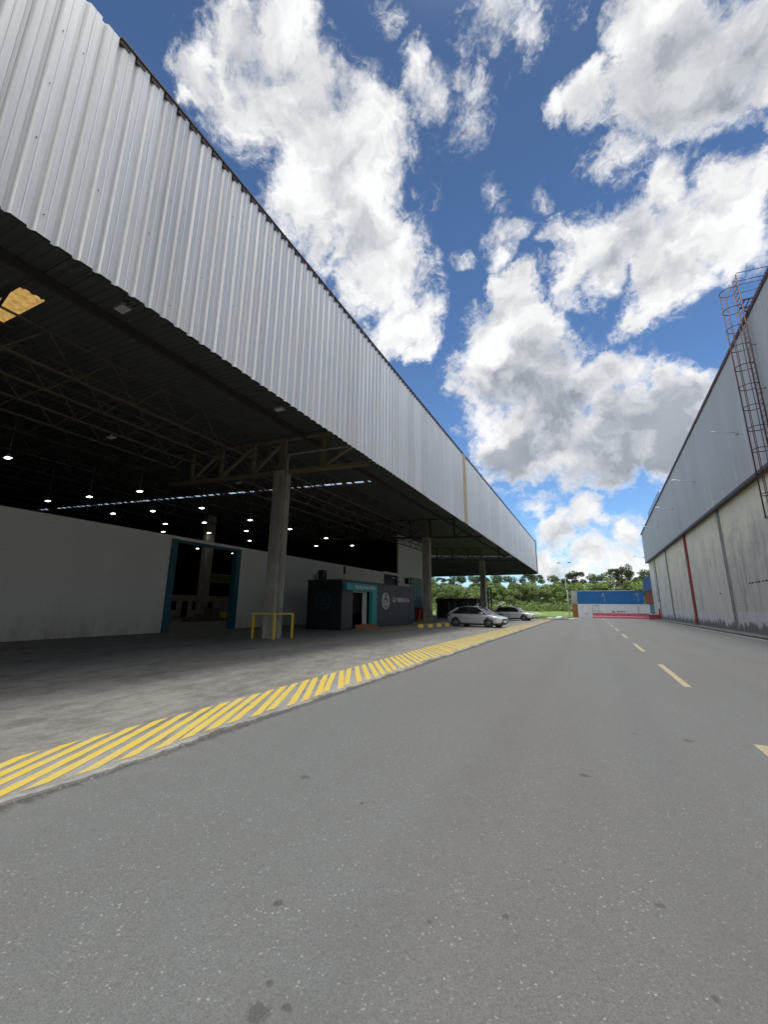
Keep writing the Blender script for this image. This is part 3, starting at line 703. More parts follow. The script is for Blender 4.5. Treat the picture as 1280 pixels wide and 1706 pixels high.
# teal portal: a shallow projecting hood
b = MB(); b.box(cx1+.003, cx1+.28, 23.95, 28.4, 2.66, 3.15); b.box(cx1+.003, cx1+.28, 27.62, 28.4, .06, 2.657); cb(b, 'portal', M_TEAL)
b = MB(); b.box(cx1-.22, cx1-.1, 25.25, 25.4, .16, 2.6); b.box(cx1-.22, cx1-.1, 27.3, 27.45, .16, 2.6); b.box(cx1-.22, cx1-.1, 27.0, 27.08, .16, 2.6); b.box(cx1-.23, cx1-.101, 25.25, 27.45, 2.55, 2.615); cb(b, 'door_frame', M_WHITE)
b = MB(); b.box(cx0+.12, cx0+.16, 29.3, 31.3, 1.0, 2.6); cb(b, 'inner_window', M_WHITE)
b = MB(); b.box(cx0+.4, cx0+.9, 26.9, 27.9, .16, 1.0); b.box(cx0+1.2, cx0+1.6, 26.2, 26.7, .16, .55); b.box(cx0+1.2, cx0+1.28, 26.2, 26.7, .55, 1.0); cb(b, 'desk', M_BLACK)
def cmat(mt): return Matrix.Translation((16.2, -29.6, -.03)) @ mt
text('band_lettering', 'The Plug Center LATAM', .30, M_WHITE, CB, cmat(face_px(cx1+.288, 26.55, 2.91)), sx=.98)
text('name_lettering', 'GE VERNOVA', .52, M_WHITE, CB, cmat(face_px(cx1+.02, 33.55, 2.12)), sx=1.18)
def roundel(y, z, x, r, m, par, facing):
    b = MB(); P = (lambda u, v: (x, y+u, z+v)) if facing == 'x' else (lambda u, v: (y+u, x, z+v))
    def arc(cx, cz, rr, a0, a1, w, n=28): b.tube([P(cx+rr*math.cos(a0+(a1-a0)*k/n), cz+rr*math.sin(a0+(a1-a0)*k/n)) for k in range(n+1)], w, 6)
    w = r*.05
    arc(0, 0, r*.97, 0, 2*PI, w*1.2, 48)
    arc(0, 0, r*.80, 0, 2*PI, w*.8, 40)
    for k in range(4):
        a = PI/4+k*PI/2
        arc(r*.86*math.cos(a), r*.86*math.sin(a), r*.14, a-2.4, a+1.0, w)
        arc(r*.86*math.cos(a+.5), r*.86*math.sin(a+.5), r*.10, a+2.0, a+5.2, w)
    # script capitals: looping strokes
    pts = [(-.05, .42), (-.22, .55), (-.42, .42), (-.48, .12), (-.42, -.2), (-.25, -.38), (-.08, -.28), (-.02, 0), (-.04, .12), (-.2, .05), (-.3, -.02)]
    b.tube([P(u*r, v*r) for u, v in pts], w*1.3, 6)
    pts = [(-.02, 0), (-.04, -.35), (-.12, -.55), (-.3, -.55), (-.38, -.42)]; b.tube([P(u*r, v*r) for u, v in pts], w*1.2, 6)
    pts = [(.5, .38), (.4, .55), (.22, .5), (.16, .3), (.28, .12), (.38, .1), (.24, .06), (.1, -.12), (.12, -.38), (.3, -.5), (.48, -.38), (.52, -.2)]
    b.tube([P(u*r, v*r) for u, v in pts], w*1.3, 6)
    return cb(b, 'roundel_emblem', m, par)
roundel(30.45, 2.02, cx1+.03, .66, M_WHITE, CB, 'x')
roundel(-16.32, 1.95, cy0-.03, .64, mat('blue_emblem_paint', (.012, .075, .13), .6), CB, 'y')
t = thing('cabin_step', 'orange painted brick step at the cabin doorway', 'step', (-14.3, 26.5, .03))
b = MB(); b.box(-.4, .35, -1.1, 1.1, 0, .16); b.box(-.4, .0, -1.1, 1.1, .163, .3); b.build('step_block', M_BRICK, t, bevel=.01)
t = thing('equipment_box', 'dark equipment box standing on the cabin roof', 'box', (-17.0, 24.5, ch+.09))
b = MB(); b.box(-.22, .22, -.25, .25, 0, .72); b.build('case', M_BLACK, t, bevel=.02)
b = MB(); b.tube([(.24, .1, .1), (.26, .1, .55)], .02); b.box(-.15, .15, -.262, -.252, .1, .6); b.build('door', M_SHED, t)
t = thing('cable_coil', 'coil of black cable leaning beside the box on the cabin roof', 'cable', (-17.45, 24.5, ch+.09))
for k, (ox, rr, tl) in enumerate(((0, .24, .1), (.1, .28, .25), (-.18, .18, -.3))):
    b = MB(); b.tube([(ox+rr*.75*math.cos(a*PI/12), tl*.3*math.sin(a*PI/12), rr+.02+rr*math.sin(a*PI/12)) for a in range(24)], .022, 6, close=True); b.build('loop', M_RUBBER, t)
t = thing('roof_mast', 'thin dark mast with a small box rising from the cabin corner', 'mast', (-15.2, 24.6, ch+.09))
b = MB(); b.tube([(0, 0, 0), (.02, 0, .5), (0, 0, 3.0)], .015, 6); b.build('pole', M_BLACK, t)
MB().box(-.06, .06, -.05, .05, .4, .95).build('junction_box', M_BLACK, t)
t = thing('red_bin', 'dark red cabinet behind the middle column', 'cabinet', (-17.2, 44.6, .17))
b = MB(); b.box(-.6, .6, -.5, .5, 0, 1.2); b.build('cabinet', M_RED, t, bevel=.03); b = MB(); b.box(-.63, .63, -.53, .53, 1.203, 1.28); b.build('lid', M_RED, t)
t = thing('air_conditioner', 'small pair of dark air conditioner units on the pale end wall', 'air conditioner', (-21.7, 51.3, 5.0))
for k in (0, 1):
    b = MB(); b.box(-.25, .25, -.45+k*.95, .35+k*.95, -.45, .3); b.build('unit', M_BLACK, t, bevel=.02)
    b = MB(); b.cyl((.26, -.05+k*.95, -.08), .26, .01, 'x', 20); b.build('fan_grille', M_GALV, t)
t = thing('alarm_bell', 'dark round bell on the end wall corner behind the column', 'bell', (-21.85, 57.9, 2.7))
b = MB(); b.lathe([(.0, .22), (.2, .2), (.3, .08), (.32, 0), (0, 0)], 20, 'x'); b.build('dome', M_FLASH, t); MB().box(-.12, 0, -.1, .1, -.1, .1).build('bracket', M_BLACK, t)

# painted kerb blocks
for k in range(9):
    f = k/8; x = -11.55+f*1.15; y = 29.7+f*4.9
    yl = k % 2 == 0
    t = thing('kerb_block', ('yellow painted kerb block' if yl else 'dark unpainted kerb block')+' edging the bay by the silver car', 'kerb block', (x, y, .03), -math.atan2(1.15, 4.9), 'yellow kerb blocks by the parking bay' if yl else 'dark kerb blocks by the parking bay')
    b = MB(); b.prism([(-.11, 0), (.11, 0), (.08, .26), (-.11, .27)], 'y', -.29, .29); b.build('block', M_DIRTK if yl else M_KERB, t, bevel=.01)
t = thing('bay_sign', 'painted parking bay line', 'marking') if False else None
b = MB(); b.box(-10.9, -8.3, 31.9, 32.02, .031, .035); struct(b.build('bay_line', M_CREAM))

# ------------------------------------------------------------------ cars
def make_car(name, label, paint, group=None, wag=False, s=1.0):
    t = thing(name, label, 'car', group=group)
    L = 4.3
    # hull stations: x, half width, z bottom, z shoulder, z top, inner half width at top
    st = [(-2.15, .66, .42, .62, .80, .55), (-2.10, .76, .30, .66, .95, .62), (-1.9, .82, .24, .72, 1.00, .70), (-1.2, .86, .20, .76, .99, .76), (-.4, .87, .19, .76, .965, .78), (.5, .87, .19, .75, .95, .78),
          (1.05, .865, .19, .74, .935, .77), (1.35, .86, .20, .72, .90, .73), (1.75, .84, .22, .68, .82, .66), (1.98, .79, .24, .62, .74, .58), (2.1, .70, .28, .56, .66, .50), (2.16, .58, .34, .50, .58, .42)]
    vs = []; n = 12
    for x, w, zb, zs, zt, wi in st:
        ring = [(w*.80, zb), (w*.97, zb+.10), (w, (zb+zs)/2), (w*.985, zs), (w*.93, zs+(zt-zs)*.6), (wi, zt)]
        ring = [(y, z) for y, z in ring]+[(0, zt+.03*min(1, wi))]+[(-y, z) for y, z in ring[::-1]]
        vs += [(x, y, z) for y, z in ring]
    m_ = 13; fs = []
    for i in range(len(st)-1):
        for k in range(m_-1): fs.append((i*m_+k, i*m_+k+1, (i+1)*m_+k+1, (i+1)*m_+k))
        fs.append((i*m_+m_-1, i*m_, (i+1)*m_, (i+1)*m_+m_-1))
    fs += [tuple(range(m_)), tuple(range((len(st)-1)*m_, len(st)*m_))]
    body = MB().add(vs, fs, True).build('body', paint, t)
    sm = body.modifiers.new('s', 'SUBSURF'); sm.levels = 1; sm.render_levels = 2
    # greenhouse
    if wag: g = [(-2.02, .97, .72), (-1.72, 1.40, .58), (-1.2, 1.47, .60), (-.3, 1.50, .62), (.35, 1.43, .58), (1.15, .95, .74)]
    else: g = [(-1.95, 1.0, .70), (-1.25, 1.38, .56), (-.7, 1.47, .60), (-.1, 1.485, .61), (.42, 1.41, .57), (1.18, .945, .74)]
    vs = []; fs = []
    for x, z, w in g:
        bw = .80 if -1.9 < x < 1.0 else w+.03; bz = .95
        vs += [(x, bw, bz), (x, w, z-.02), (x, w-.10, z), (x, 0, z+.015), (x, -w+.10, z), (x, -w, z-.02), (x, -bw, bz)]
    for i in range(len(g)-1):
        for k in range(6): fs.append((i*7+k, i*7+k+1, (i+1)*7+k+1, (i+1)*7+k))
    MB().add(vs, fs, False).build('glasshouse', M_GLASS, t)
    # roof skin and pillars
    vs = []; fs = []; rg = [q for q in g[1:-1]]
    for x, z, w in rg: vs += [(x, w+.015, z-.035), (x, w-.08, z+.012), (x, 0, z+.028), (x, -w+.08, z+.012), (x, -w-.015, z-.035)]
    for i in range(len(rg)-1):
        for k in range(4): fs.append((i*5+k, i*5+k+1, (i+1)*5+k+1, (i+1)*5+k))
    MB().add(vs, fs, True).build('roof', paint, t)
    for s_ in (-1, 1):
        b = MB()
        def pil(x0, z0, w0, x1, z1, w1, wd): b.obox((x0, s_*w0, z0), (x1, s_*w1, z1), .03, wd, up=(1, 0, 0))
        pil(g[-1][0]-.02, .93, .78, g[-2][0], g[-2][1]-.02, g[-2][2]+.01, .07)
        b.build('pillar', paint, t); b = MB()
        pil(g[0][0]+.05, .96, .74, g[1][0], g[1][1]-.02, g[1][2]+.01, .16 if not wag else .12)
        b.build('pillar', paint, t)
        b = MB(); b.obox((-.35, s_*.81, .95), (-.42, s_*.635, 1.45), .02, .06, up=(1, 0, 0)); b.build('door_pillar', M_BLACK, t)
        b = MB(); b.box(.70, .92, s_*.86 if s_ > 0 else -1.02, 1.02 if s_ > 0 else -.86, .92, 1.06); b.build('mirror', paint, t, bevel=.04)
        b = MB()
        b.box(-1.62, -.2+.0, s_*.868-.004, s_*.868+.004, .63, .645)
        for xx in (-.55, .45): b.box(xx, xx+.18, s_*.87-.012, s_*.87+.012, .80, .825)
        b.build('door_handle', paint if not wag else M_BLACK, t)
        b = MB(); b.prism([(1.72, .64), (2.03, .58), (2.08, .66), (1.85, .74), (1.62, .76)], 'y', s_*.60 if s_ > 0 else -.83, .83 if s_ > 0 else -.60)
        b.build('headlight', M_LENS, t, bevel=.02)
        b = MB(); b.box(-2.14, -1.86, s_*.60 if s_ > 0 else -.815, .815 if s_ > 0 else -.60, .76, .90); b.build('tail_light', M_TAIL, t, bevel=.03)
    b = MB(); b.box(2.10, 2.19, -.5, .5, .28, .44); b.box(2.12, 2.185, -.38, .38, .52, .60); b.build('grille', M_BLACK, t, bevel=.02)
    MB().box(2.192, 2.20, -.2, .2, .36, .47).build('number_plate', M_WHITE, t)
    b = MB(); b.box(-1.85, 1.9, -.78, .78, .17, .26); b.build('underbody', M_BLACK, t)
    for x in (-1.32, 1.30):
        for s_ in (-1, 1):
            MB().cyl((x, s_*.80 if s_ > 0 else -.872, .335), .375, .072, 'y', 32).build('wheel_arch', M_BLACK, t)
            tb = MB(); tb.lathe([(.20, -.11), (.29, -.11), (.318, -.08), (.322, 0), (.318, .08), (.29, .11), (.20, .11)], 32, 'y', (x, s_*.80, .322)); ty = tb.build('tyre', M_RUBBER, t)
            rb = MB(); c = Vector((x, s_*(.80+.085), .322)); rb.lathe([(.205, -.02), (.205, .02), (.18, .02), (.18, -.02)], 28, 'y', c); rb.cyl((x, c.y-.015, .322), .055, .03, 'y', 12)
            for k in range(5):
                a = k*2*PI/5+.3; rb.obox(c, c+Vector((math.cos(a), 0, math.sin(a)))*.19, .03, .055, up=(0, 1, 0))
            rb.build('rim', M_ALLOY, ty)
            MB().cyl((x, s_*.80+s_*.04-.01, .322), .2, .02, 'y', 24).build('hub_well', M_BLACK, ty)
    return t
c1 = make_car('parked_car', 'silver hatchback parked nose-out beside the painted kerb blocks', M_CARP, 'pale cars parked under the canopy end')
c1.location = (-8.42, 34.5, .03); c1.rotation_euler = (0, 0, R(-13)); c1.scale = (1.1, 1.1, 1.1)
c2 = make_car('parked_car', 'white estate car parked behind the silver hatchback near the grass', M_CARW, 'pale cars parked under the canopy end', wag=True)
c2.location = (-8.6, 54.6, .03); c2.rotation_euler = (0, 0, R(-8)); c2.scale = (1.1, 1.1, 1.1)

# ------------------------------------------------------------------ forklift, dark shed
t = thing('forklift', 'yellow forklift with a tall black mast behind the far column', 'forklift', (-14.2, 67.0, .03), R(-38))
b = MB()
for x in (-.42, .30): b.box(x, x+.16, -.08, .08, .1, 4.6)
for z in (.5, 2.2, 3.3, 4.45): b.box(-.30, .32, -.05, .05, z, z+.12)
b.build('mast', M_BLACK, t)
b = MB(); b.box(-.35, .37, -.18, -.10, .35, 1.3); b.box(-.3, -.18, -1.2, -.18, .12, .17); b.box(.2, .32, -1.2, -.18, .12, .17); b.build('forks', M_BLACK, t)
b = MB(); b.prism([(.25, .25), (2.6, .25), (2.75, .6), (2.6, 1.15), (1.9, 1.2), (1.7, .85), (.9, .85), (.8, 1.15), (.3, 1.15)], 'x', -.15, .95); b.build('body', M_YEL, t, bevel=.05)
b = MB()
for x in (-.1, .85):
    b.obox((x, .6, 1.1), (x, .85, 2.2), .06, .06); b.obox((x, 2.3, 1.1), (x, 2.1, 2.2), .06, .06); b.obox((x, .8, 2.2), (x, 2.15, 2.2), .06, .06)
for k in range(5): b.box(-.1, .85, .9+k*.28, .96+k*.28, 2.2, 2.25)
b.build('cage', M_YEL, t)
b = MB(); b.box(.1, .65, 1.2, 1.75, 1.2, 1.35); b.box(.1, .65, 1.7, 1.82, 1.35, 1.85); b.build('seat', M_BLACK, t)
for x in (-.22, .86):
    for y in (.55, 2.2): MB().cyl((x, y, .3), .3, .18, 'x', 20).build('wheel', M_RUBBER, t)
t = thing('dark_shed', 'low black shed with pale door posts behind the middle column', 'shed', (-17, 61, .03))
b = MB(); b.box(-3.6, 2.4, -1.2, -1.1, 0, 2.75); b.box(-3.6, -3.5, -1.1, 1.4, 0, 2.75); b.box(2.3, 2.4, -1.1, 1.4, 0, 2.75); b.box(-3.6, 2.4, 1.4, 1.5, 0, 2.75); b.build('wall', M_SHED, t)
b = MB(); b.box(-3.7, 2.5, -1.35, 1.6, 2.753, 2.83); b.build('roof', M_GALV, t)
for x in (-1.6, 1.2):
    b = MB(); b.box(x, x+.8, -1.24, -1.21, .05, 2.1); b.build('door', M_CABIN, t)
b = MB()
for x in (-1.7, -.75, .6, 1.1): b.box(x, x+.06, -1.26, -1.205, .05, 2.3)
b.build('door_post', M_GALV, t)
t = thing('white_post', 'slim white post standing before the dark shed', 'post', (-13.9, 57.6, .03)); 
b = MB(); b.cyl((0, 0, 0), .05, 1.95, 'z', 10); b.build('pole', M_WHITE, t); MB().box(-.18, .18, -.03, .03, 1.7, 2.1).build('plate', M_WHITE, t)

# ------------------------------------------------------------------ containers
def container(L, H, m, label, loc, rz=0, group=None, W=2.44, marks=None):
    """long side along local x, front side at local y=0, body runs to y=W"""
    t = thing('shipping_container', label, 'container', loc, rz, group)
    fr = .1; b = MB()
    for x in (0, L-fr):
        for y in (0, W-fr): b.box(x, x+fr, y, y+fr, 0, H)
    for z in (0, H-fr):
        b.box(fr, L-fr, 0, fr, z, z+fr); b.box(fr, L-fr, W-fr, W, z, z+fr); b.box(0, fr, fr, W-fr, z, z+fr); b.box(L-fr, L, fr, W-fr, z, z+fr)
    b.build('frame', m, t)
    def corr(u0, u1, n):
        pts = []; p = (u1-u0)/n
        for i in range(n): u = u0+i*p; pts += [(u, 0), (u+p*.25, 0), (u+p*.5, .035), (u+p*.75, .035)]
        pts.append((u1, 0)); return pts
    b = MB()
    for yb, s_ in ((.03, 1), (W-.03, -1)):
        pts = corr(fr, L-fr, int(L/.28)); vs = []
        for u, d in pts: vs += [(u, yb+s_*d, fr), (u, yb+s_*d, H-fr)]
        b.add(vs, [(2*i, 2*i+2, 2*i+3, 2*i+1) for i in range(len(pts)-1)])
    b.build('side_panel', m, t)
    b = MB(); b.box(fr, L-fr, fr, W-fr, H-.05, H-.02); b.build('top_panel', m, t)
    b = MB(); b.box(.02, .05, fr, W/2-.01, fr, H-fr); b.box(.02, .05, W/2+.01, W-fr, fr, H-fr)
    b.box(L-.05, L-.02, fr, W-fr, fr, H-fr); b.build('end_door', m, t)
    b = MB()
    for y in (.45, .95, 1.5, 2.0): b.tube([(-.01, y, .1), (-.01, y, H-.1)], .02, 6)
    b.build('lock_bar', M_GALV, t)
    return t
CG = 'shipping containers stacked at the end of the road'
L40 = 10.62; Hc = 2.27
c = container(L40, Hc, M_GREYC, 'pale grey long container under the two blue ones', (-1.88, 80.0, 0), group=CG)
b = MB(); b.tube([(2.3, .02, .15), (2.3, .02, 2.0)], .02, 4); b.tube([(3.2, .02, .15), (3.2, .02, 2.0)], .02, 4); b.box(2.3, 3.2, .0, .02, 1.98, 2.02); b.box(2.3, 3.2, .0, .02, 1.15, 1.18); b.box(9.0, 9.03, .0, .02, .3, 2.0)
b.box(5.15, 5.22, -.004, 0, .92, 1.2); b.box(5.45, 5.52, -.004, 0, .92, 1.2); b.box(5.22, 5.45, -.004, 0, 1.13, 1.2); b.box(5.22, 5.45, -.004, 0, .92, .99); b.build('markings', M_BLACK, c)
text('lettering', 'KATNO', .30, M_BLACK, c, face_my(6.45, -.003, 1.05), sx=1.1, depth=.004)
text('lettering', 'KJU', .22, M_BLACK, c, face_my(1.3, -.003, .62), depth=.004)
for k, (x, l) in enumerate(((-1.80, 4.95), (3.18, 4.9))):
    c = container(l, 2.15, M_BLUE, ('left' if k == 0 else 'right')+'-hand bright blue container on top of the pale grey one', (x, 80.0, Hc+.004), group=CG)
    b = MB()
    for q in range(6): b.box(l*.83, l*.83+.10, -.004, 0, .5+q*.24, .62+q*.24)
    for q in range(3): b.box(l*.83-.22, l*.83-.12, -.004, 0, 1.3+q*.2, 1.42+q*.2)
    b.build('markings', M_GALV, c)
container(11.2, Hc+.05, M_ORANGE, 'orange container behind the pale grey one, its end showing at left', (-2.85, 82.6, 0), group=CG)
container(10.0, 2.3, M_WASHC, 'weathered white container on the orange one behind the blue pair', (-2.85, 82.6, Hc+.06), group=CG)
for z, h, m, lab in ((0, 2.35, M_TEALC, 'faded teal container at the foot of the stack behind the right wall'), (2.36, 2.75, M_RUSTC, 'rust red container in the middle of the stack behind the right wall'), (5.12, 2.65, M_BLUED, 'faded blue container on top of the stack behind the right wall')):
    c = container(12.2, h, m, lab, (13.45 - (.15 if z > 5 else 0), 94, z), PI/2, group='container stack beyond the right wall')
# plastic barriers
for k in range(9):
    x = .35+k*.945
    deep = k == 8
    t = thing('plastic_barrier', 'sun-faded red plastic barrier in the row before the containers' if not deep else 'rightmost faded barrier unit joining the deep red gate', 'barrier', (x, 79.2, 0), 0, 'red plastic barriers in a row')
    b = MB(); b.prism([(-.22, 0), (.22, 0), (.22, .18), (.10, .34), (.07, .80), (-.07, .80), (-.10, .34), (-.22, .18)], 'x', .01, .93); b.build('barrier_body', M_PINK, t, bevel=.01)
    b = MB(); b.box(.18, .34, -.075, .075, .803, .86); b.box(.58, .74, -.075, .075, .803, .86); b.build('filler_cap', M_WHITE, t)
t = thing('red_gate', 'deep red low gate with tall post at the foot of the right wall', 'gate', (7.75, 73.2, 0))
b = MB(); b.box(0, 1.45, -.1, .1, .12, .75); b.box(0, 1.45, -.12, .12, .03, .12)
b.build('gate_panel', M_REDP, t)
b = MB()
for x in (.12, .3, .7, .85): b.box(x, x+.14, -.12, .12, .753, .85)
b.build('white_blocks', M_WHITE, t)
b = MB(); b.box(1.27, 1.48, -.24, -.12, .02, 1.6); b.build('post', M_REDP, t)

# ------------------------------------------------------------------ right building
RB = thing('storage_building', 'tall storage building with stained render wall and blue-grey gable cladding', 'building', (0, 0, 0))
ridge = lambda y: 18.32-.0545*max(y, 12)
CX = 9.0
ribbed(-30, 80.6, 9.05, 0, .25, .17, .018, CX, sgn=-1, zt=lambda y: ridge(y)).build('cladding', M_BCLAD, RB)
b = MB(); b.box(CX-.04, CX+.16, -30, 12, ridge(0)+.003, ridge(0)+.13)
b.add([(x, y, ridge(y)+z) for y in (12, 80.8) for (x, z) in ((CX-.05, -.12), (CX+.16, -.12), (CX+.16, .13), (CX-.05, .13))], [(0, 1, 5, 4), (1, 2, 6, 5), (2, 3, 7, 6), (3, 0, 4, 7), (0, 3, 2, 1), (4, 5, 6, 7)])
for k in range(330):
    y = -1+k*.25
    if y > 12: b.box(CX-.09, CX-.052, y, y+.10, ridge(y)-.12, ridge(y)+.10)
b.build('verge_flashing', M_FLASHR, RB)
b = MB(); b.box(CX-.03, CX+.5, -30, 80.7, 8.93, 9.045); b.box(CX-.04, CX-.0, -30, 80.7, 8.86, 9.045); b.build('soffit', M_FLASH, RB)
MB().box(CX+.02, 40, 80.55, 80.7, 9.05, 14).build('end_cladding', M_BCLAD, RB)
MB().box(9.4, 9.7, -30, 80.2, -.05, 8.925).build('wall', M_OLDWALL, RB)
b = MB(); b.box(9.7, 40, 79.95, 80.2, -.05, 9); b.build('end_wall', M_OLDWALL, RB)
b = MB(); b.add([(CX+.17, -30, ridge(0)-.05), (40, -30, ridge(0)-.05), (40, 12, ridge(0)-.05), (CX+.17, 12, ridge(0)-.05), (CX+.17, 80.5, ridge(80.5)-.05), (40, 80.5, ridge(80.5)-.05)], [(0, 1, 2, 3), (3, 2, 5, 4)]); b.build('roof', M_DECK, RB)
M_PIL = mat('grey_pilaster', (.20, .20, .20), .8, var=.2)
for y in (2.0, 14.0, 26.0, 38.3, 62.8, 73.0):
    w = .16 if y < 65 else .07
    MB().box(9.28, 9.397, y-w, y+w, .1, 8.92).build('pilaster', M_PIL, RB)
    if y == 38.3: MB().box(9.33, 9.395, y+w+.002, y+w+.16, .1, 8.92).build('pilaster_edge', M_WHITE, RB)
RY = 50.6
b = MB(); b.box(9.20, 9.397, RY-.18, RY+.18, .1, 8.92); b.box(9.17, 9.398, RY-.22, RY+.22, 4.1, 4.3); tag(b.build('fire_pipe', mat('deep_red_pipe_paint', (.20, .025, .03), .5), RB), 'dark red vertical pipe casing')
b = MB(); b.box(9.32, 9.397, 74.4, 74.8, 2.6, 2.9); b.tube([(9.36, 74.6, 2.9), (9.36, 74.6, 8.9)], .03, 6); b.build('cable_box', M_TEALC, RB)
b = MB()
for q in range(7): b.box(9.386, 9.399, 34.2-q*.58, 34.45-q*.58+.1*(q % 2), 3.2, 3.3)
b.box(9.386, 9.399, 41.2, 41.6, 2.75, 2.86); b.build('vent_slots', M_BLACK, RB)
# short guard rail on the roof verge
b = MB(); ys_ = [58.9+q*1.55 for q in range(8)]
for y in ys_: b.tube([(CX, y, ridge(y)+.1), (CX, y, ridge(y)+.75)], .03, 6)
b.tube([(CX, ys_[0], ridge(ys_[0])+.75), (CX, ys_[-1], ridge(ys_[-1])+.75)], .035, 6); b.tube([(CX, ys_[0], ridge(ys_[0])+.42), (CX, ys_[-1], ridge(ys_[-1])+.42)], .03, 6); b.build('roof_rail', M_FLASHR, RB)
# arm lamps on the cladding
for (y, z, hd, lab) in ((30.0, 12.05, False, 'nearest thin lamp arm on the cladding beside the caged ladder'), (41.5, 12.2, True, 'second arm lamp along the blue-grey cladding'), (51.7, 12.0, True, 'third arm lamp along the blue-grey cladding'), (63.5, 12.0, True, 'fourth arm lamp far along the cladding'), (80.2, 9.9, True, 'farthest arm lamp at the low corner of the cladding')):
    t = thing('wall_lamp', lab, 'wall lamp', (CX, y, z), 0, 'arm lamps along the right building')
    b = MB(); b.tube([(0, 0, 0), (-.5, 0, .02), (-1.0, 0, .16), (-1.3, 0, .26)], .025, 6); b.build('arm', M_GALV, t)
    MB().box(-.12, -.005, -.09, .09, -.12, .12).build('mount', M_GALV, t)
    if hd: b = MB(); b.box(-1.62, -1.28, -.10, .10, .22, .34); b.build('lamp_head', M_WHITE, t, bevel=.03)

# caged ladder
t = thing('caged_ladder', 'rusty red caged access ladder rising past the roof edge at right', 'ladder', (0, 0, 0))
LX, LY, zb, zt = 8.78, 25.45, 4.6, 19.35
for s_ in (-.25, .25):
    b = MB(); b.tube([(LX, LY+s_, zb), (LX, LY+s_, zt)], .035, 8); b.build('rail', M_RUSTR, t)
b = MB(); z = zb+.2
while z < zt: b.tube([(LX, LY-.25, z), (LX, LY+.25, z)], .014, 6); z += .3
b.build('rungs', M_RUSTR, t)
def hoop(z):
    pts = [(LX, LY-.25, z), (LX-.12, LY-.38, z)]
    for k in range(13):
        a = -PI/2-.0+k*PI/12; pts.append((LX-.36-.40*math.cos(a), LY+.40*math.sin(a), z))
    pts += [(LX-.12, LY+.38, z), (LX, LY+.25, z)]
    return pts
z = 5.95; hz = []
while z < zt+.1: hz.append(z); z += 1.145
for z in hz: b = MB(); b.tube(hoop(z), .022, 6); b.build('hoop', M_RUSTR, t)
b = MB()
for k in (2, 5, 8, 11, 14):
    p = hoop(0)[k]; b.tube([(p[0], p[1], hz[0]), (p[0], p[1], hz[-1])], .017, 6)
b.build('cage_strap', M_RUSTR, t)
b = MB()
for z in (7.5, 10, 12.5, 15): 
    for s_ in (-.25, .25): b.tube([(LX, LY+s_, z), (CX+(0 if z > 9 else .4), LY+s_, z)], .02, 6)
b.build('wall_bracket', M_RUSTR, t)
b = MB()
for s_ in (-.35, .35):
    b.tube([(LX, LY+s_, zt), (LX+1.5, LY+s_, zt-.1)], .02, 6); b.tube([(LX, LY+s_, zt-.75), (LX+1.5, LY+s_, zt-.8)], .016, 6); b.tube([(LX+1.5, LY+s_, zt-.1), (LX+1.5, LY+s_, zt-2.6)], .02, 6)
b.build('handrail', M_RUSTR, t)
b = MB(); b.box(LX+.02, LX+1.3, LY-.4, LY-.33, zt-1.75, zt-1.68); b.box(LX+.02, LX+1.3, LY+.33, LY+.4, zt-1.75, zt-1.68)
for q in range(6): b.box(LX+.1+q*.2, LX+.14+q*.2, LY-.33, LY+.33, zt-1.74, zt-1.70)
if 1: pass; b.obox((LX, LY-.3, zt-2.3), (LX+.7, LY-.3, zt-1.76), .05, .05); b.obox((LX+.6, LY-.3, zt-2.4), (LX+1.2, LY-.3, zt-1.76), .05, .05); b.box(LX, LX+1.3, LY-.4, LY-.35, zt-2.45, zt-2.38); b.build('platform', M_RUSTR, t)

# ------------------------------------------------------------------ street light, posts, rubble
t = thing('street_lamp', 'tall double-headed street lamp rising above the treeline', 'street lamp', (-5.2, 120, .4))
b = MB(); b.tube([(0, 0, 0), (0, 0, 12.7)], [.09, .05], 8); b.build('pole', M_GALV, t)
b = MB(); b.tube([(-1.1, 0, 12.95), (0, 0, 12.6), (1.1, 0, 12.95)], .05, 6); b.build('arm', M_GALV, t)
for s_ in (-1, 1):
    b = MB(); b.box(s_*1.35-.38, s_*1.35+.38, -.16, .16, 12.9, 13.1); b.build('lamp_head', M_STEEL, t, bevel=.05)
t = thing('concrete_pole', 'slim pale pole standing left of the container stack', 'pole', (-3.55, 86, 0)); MB().tube([(0, 0, 0), (0, 0, 4.9)], [.07, .05], 8).build('pole', M_GALV, t)
for x, y, h, lab in ((-14.4, 88, 2.3, 'thin grey post in the grass behind the white car'), (-19.0, 92, 2.0, 'short grey post in the grass nearest the forklift'), (-3.1, 64.6, .95, 'short white post beside the rubble heap')):
    t = thing('marker_post', lab, 'post', (x, y, .05)); MB().cyl((0, 0, 0), .06, h, 'z', 8).build('post', M_WHITE if h < 1 else M_GALV, t); MB().box(-.09, .09, -.09, .09, h, h+.06).build('cap', M_GALV, t)
rr = random.Random(5)
def rock(cx, cy, s, name, lab, m=M_RUBBLE):
    bm = bmesh.new(); bmesh.ops.create_icosphere(bm, subdivisions=2, radius=1)
    for v in bm.verts:
        k = 1+.25*math.sin(v.co.x*3.1+cx*7)*math.cos(v.co.y*2.7+cy*3)+rr.uniform(-.08, .08); v.co = Vector((v.co.x*s[0]*k, v.co.y*s[1]*k, max(v.co.z*s[2]*k, -.1)))
    me = bpy.data.meshes.new(name); bm.to_mesh(me); bm.free(); me.materials.append(m)
    o = bpy.data.objects.new(name, me); COL.objects.link(o); o.location = (cx, cy, .05); tag(o, lab, 'rubble'); return o
rock(-4.0, 63.6, (.55, .45, .38), 'broken_slab', 'white lump on the rubble heap at the grass edge', M_WHITE)
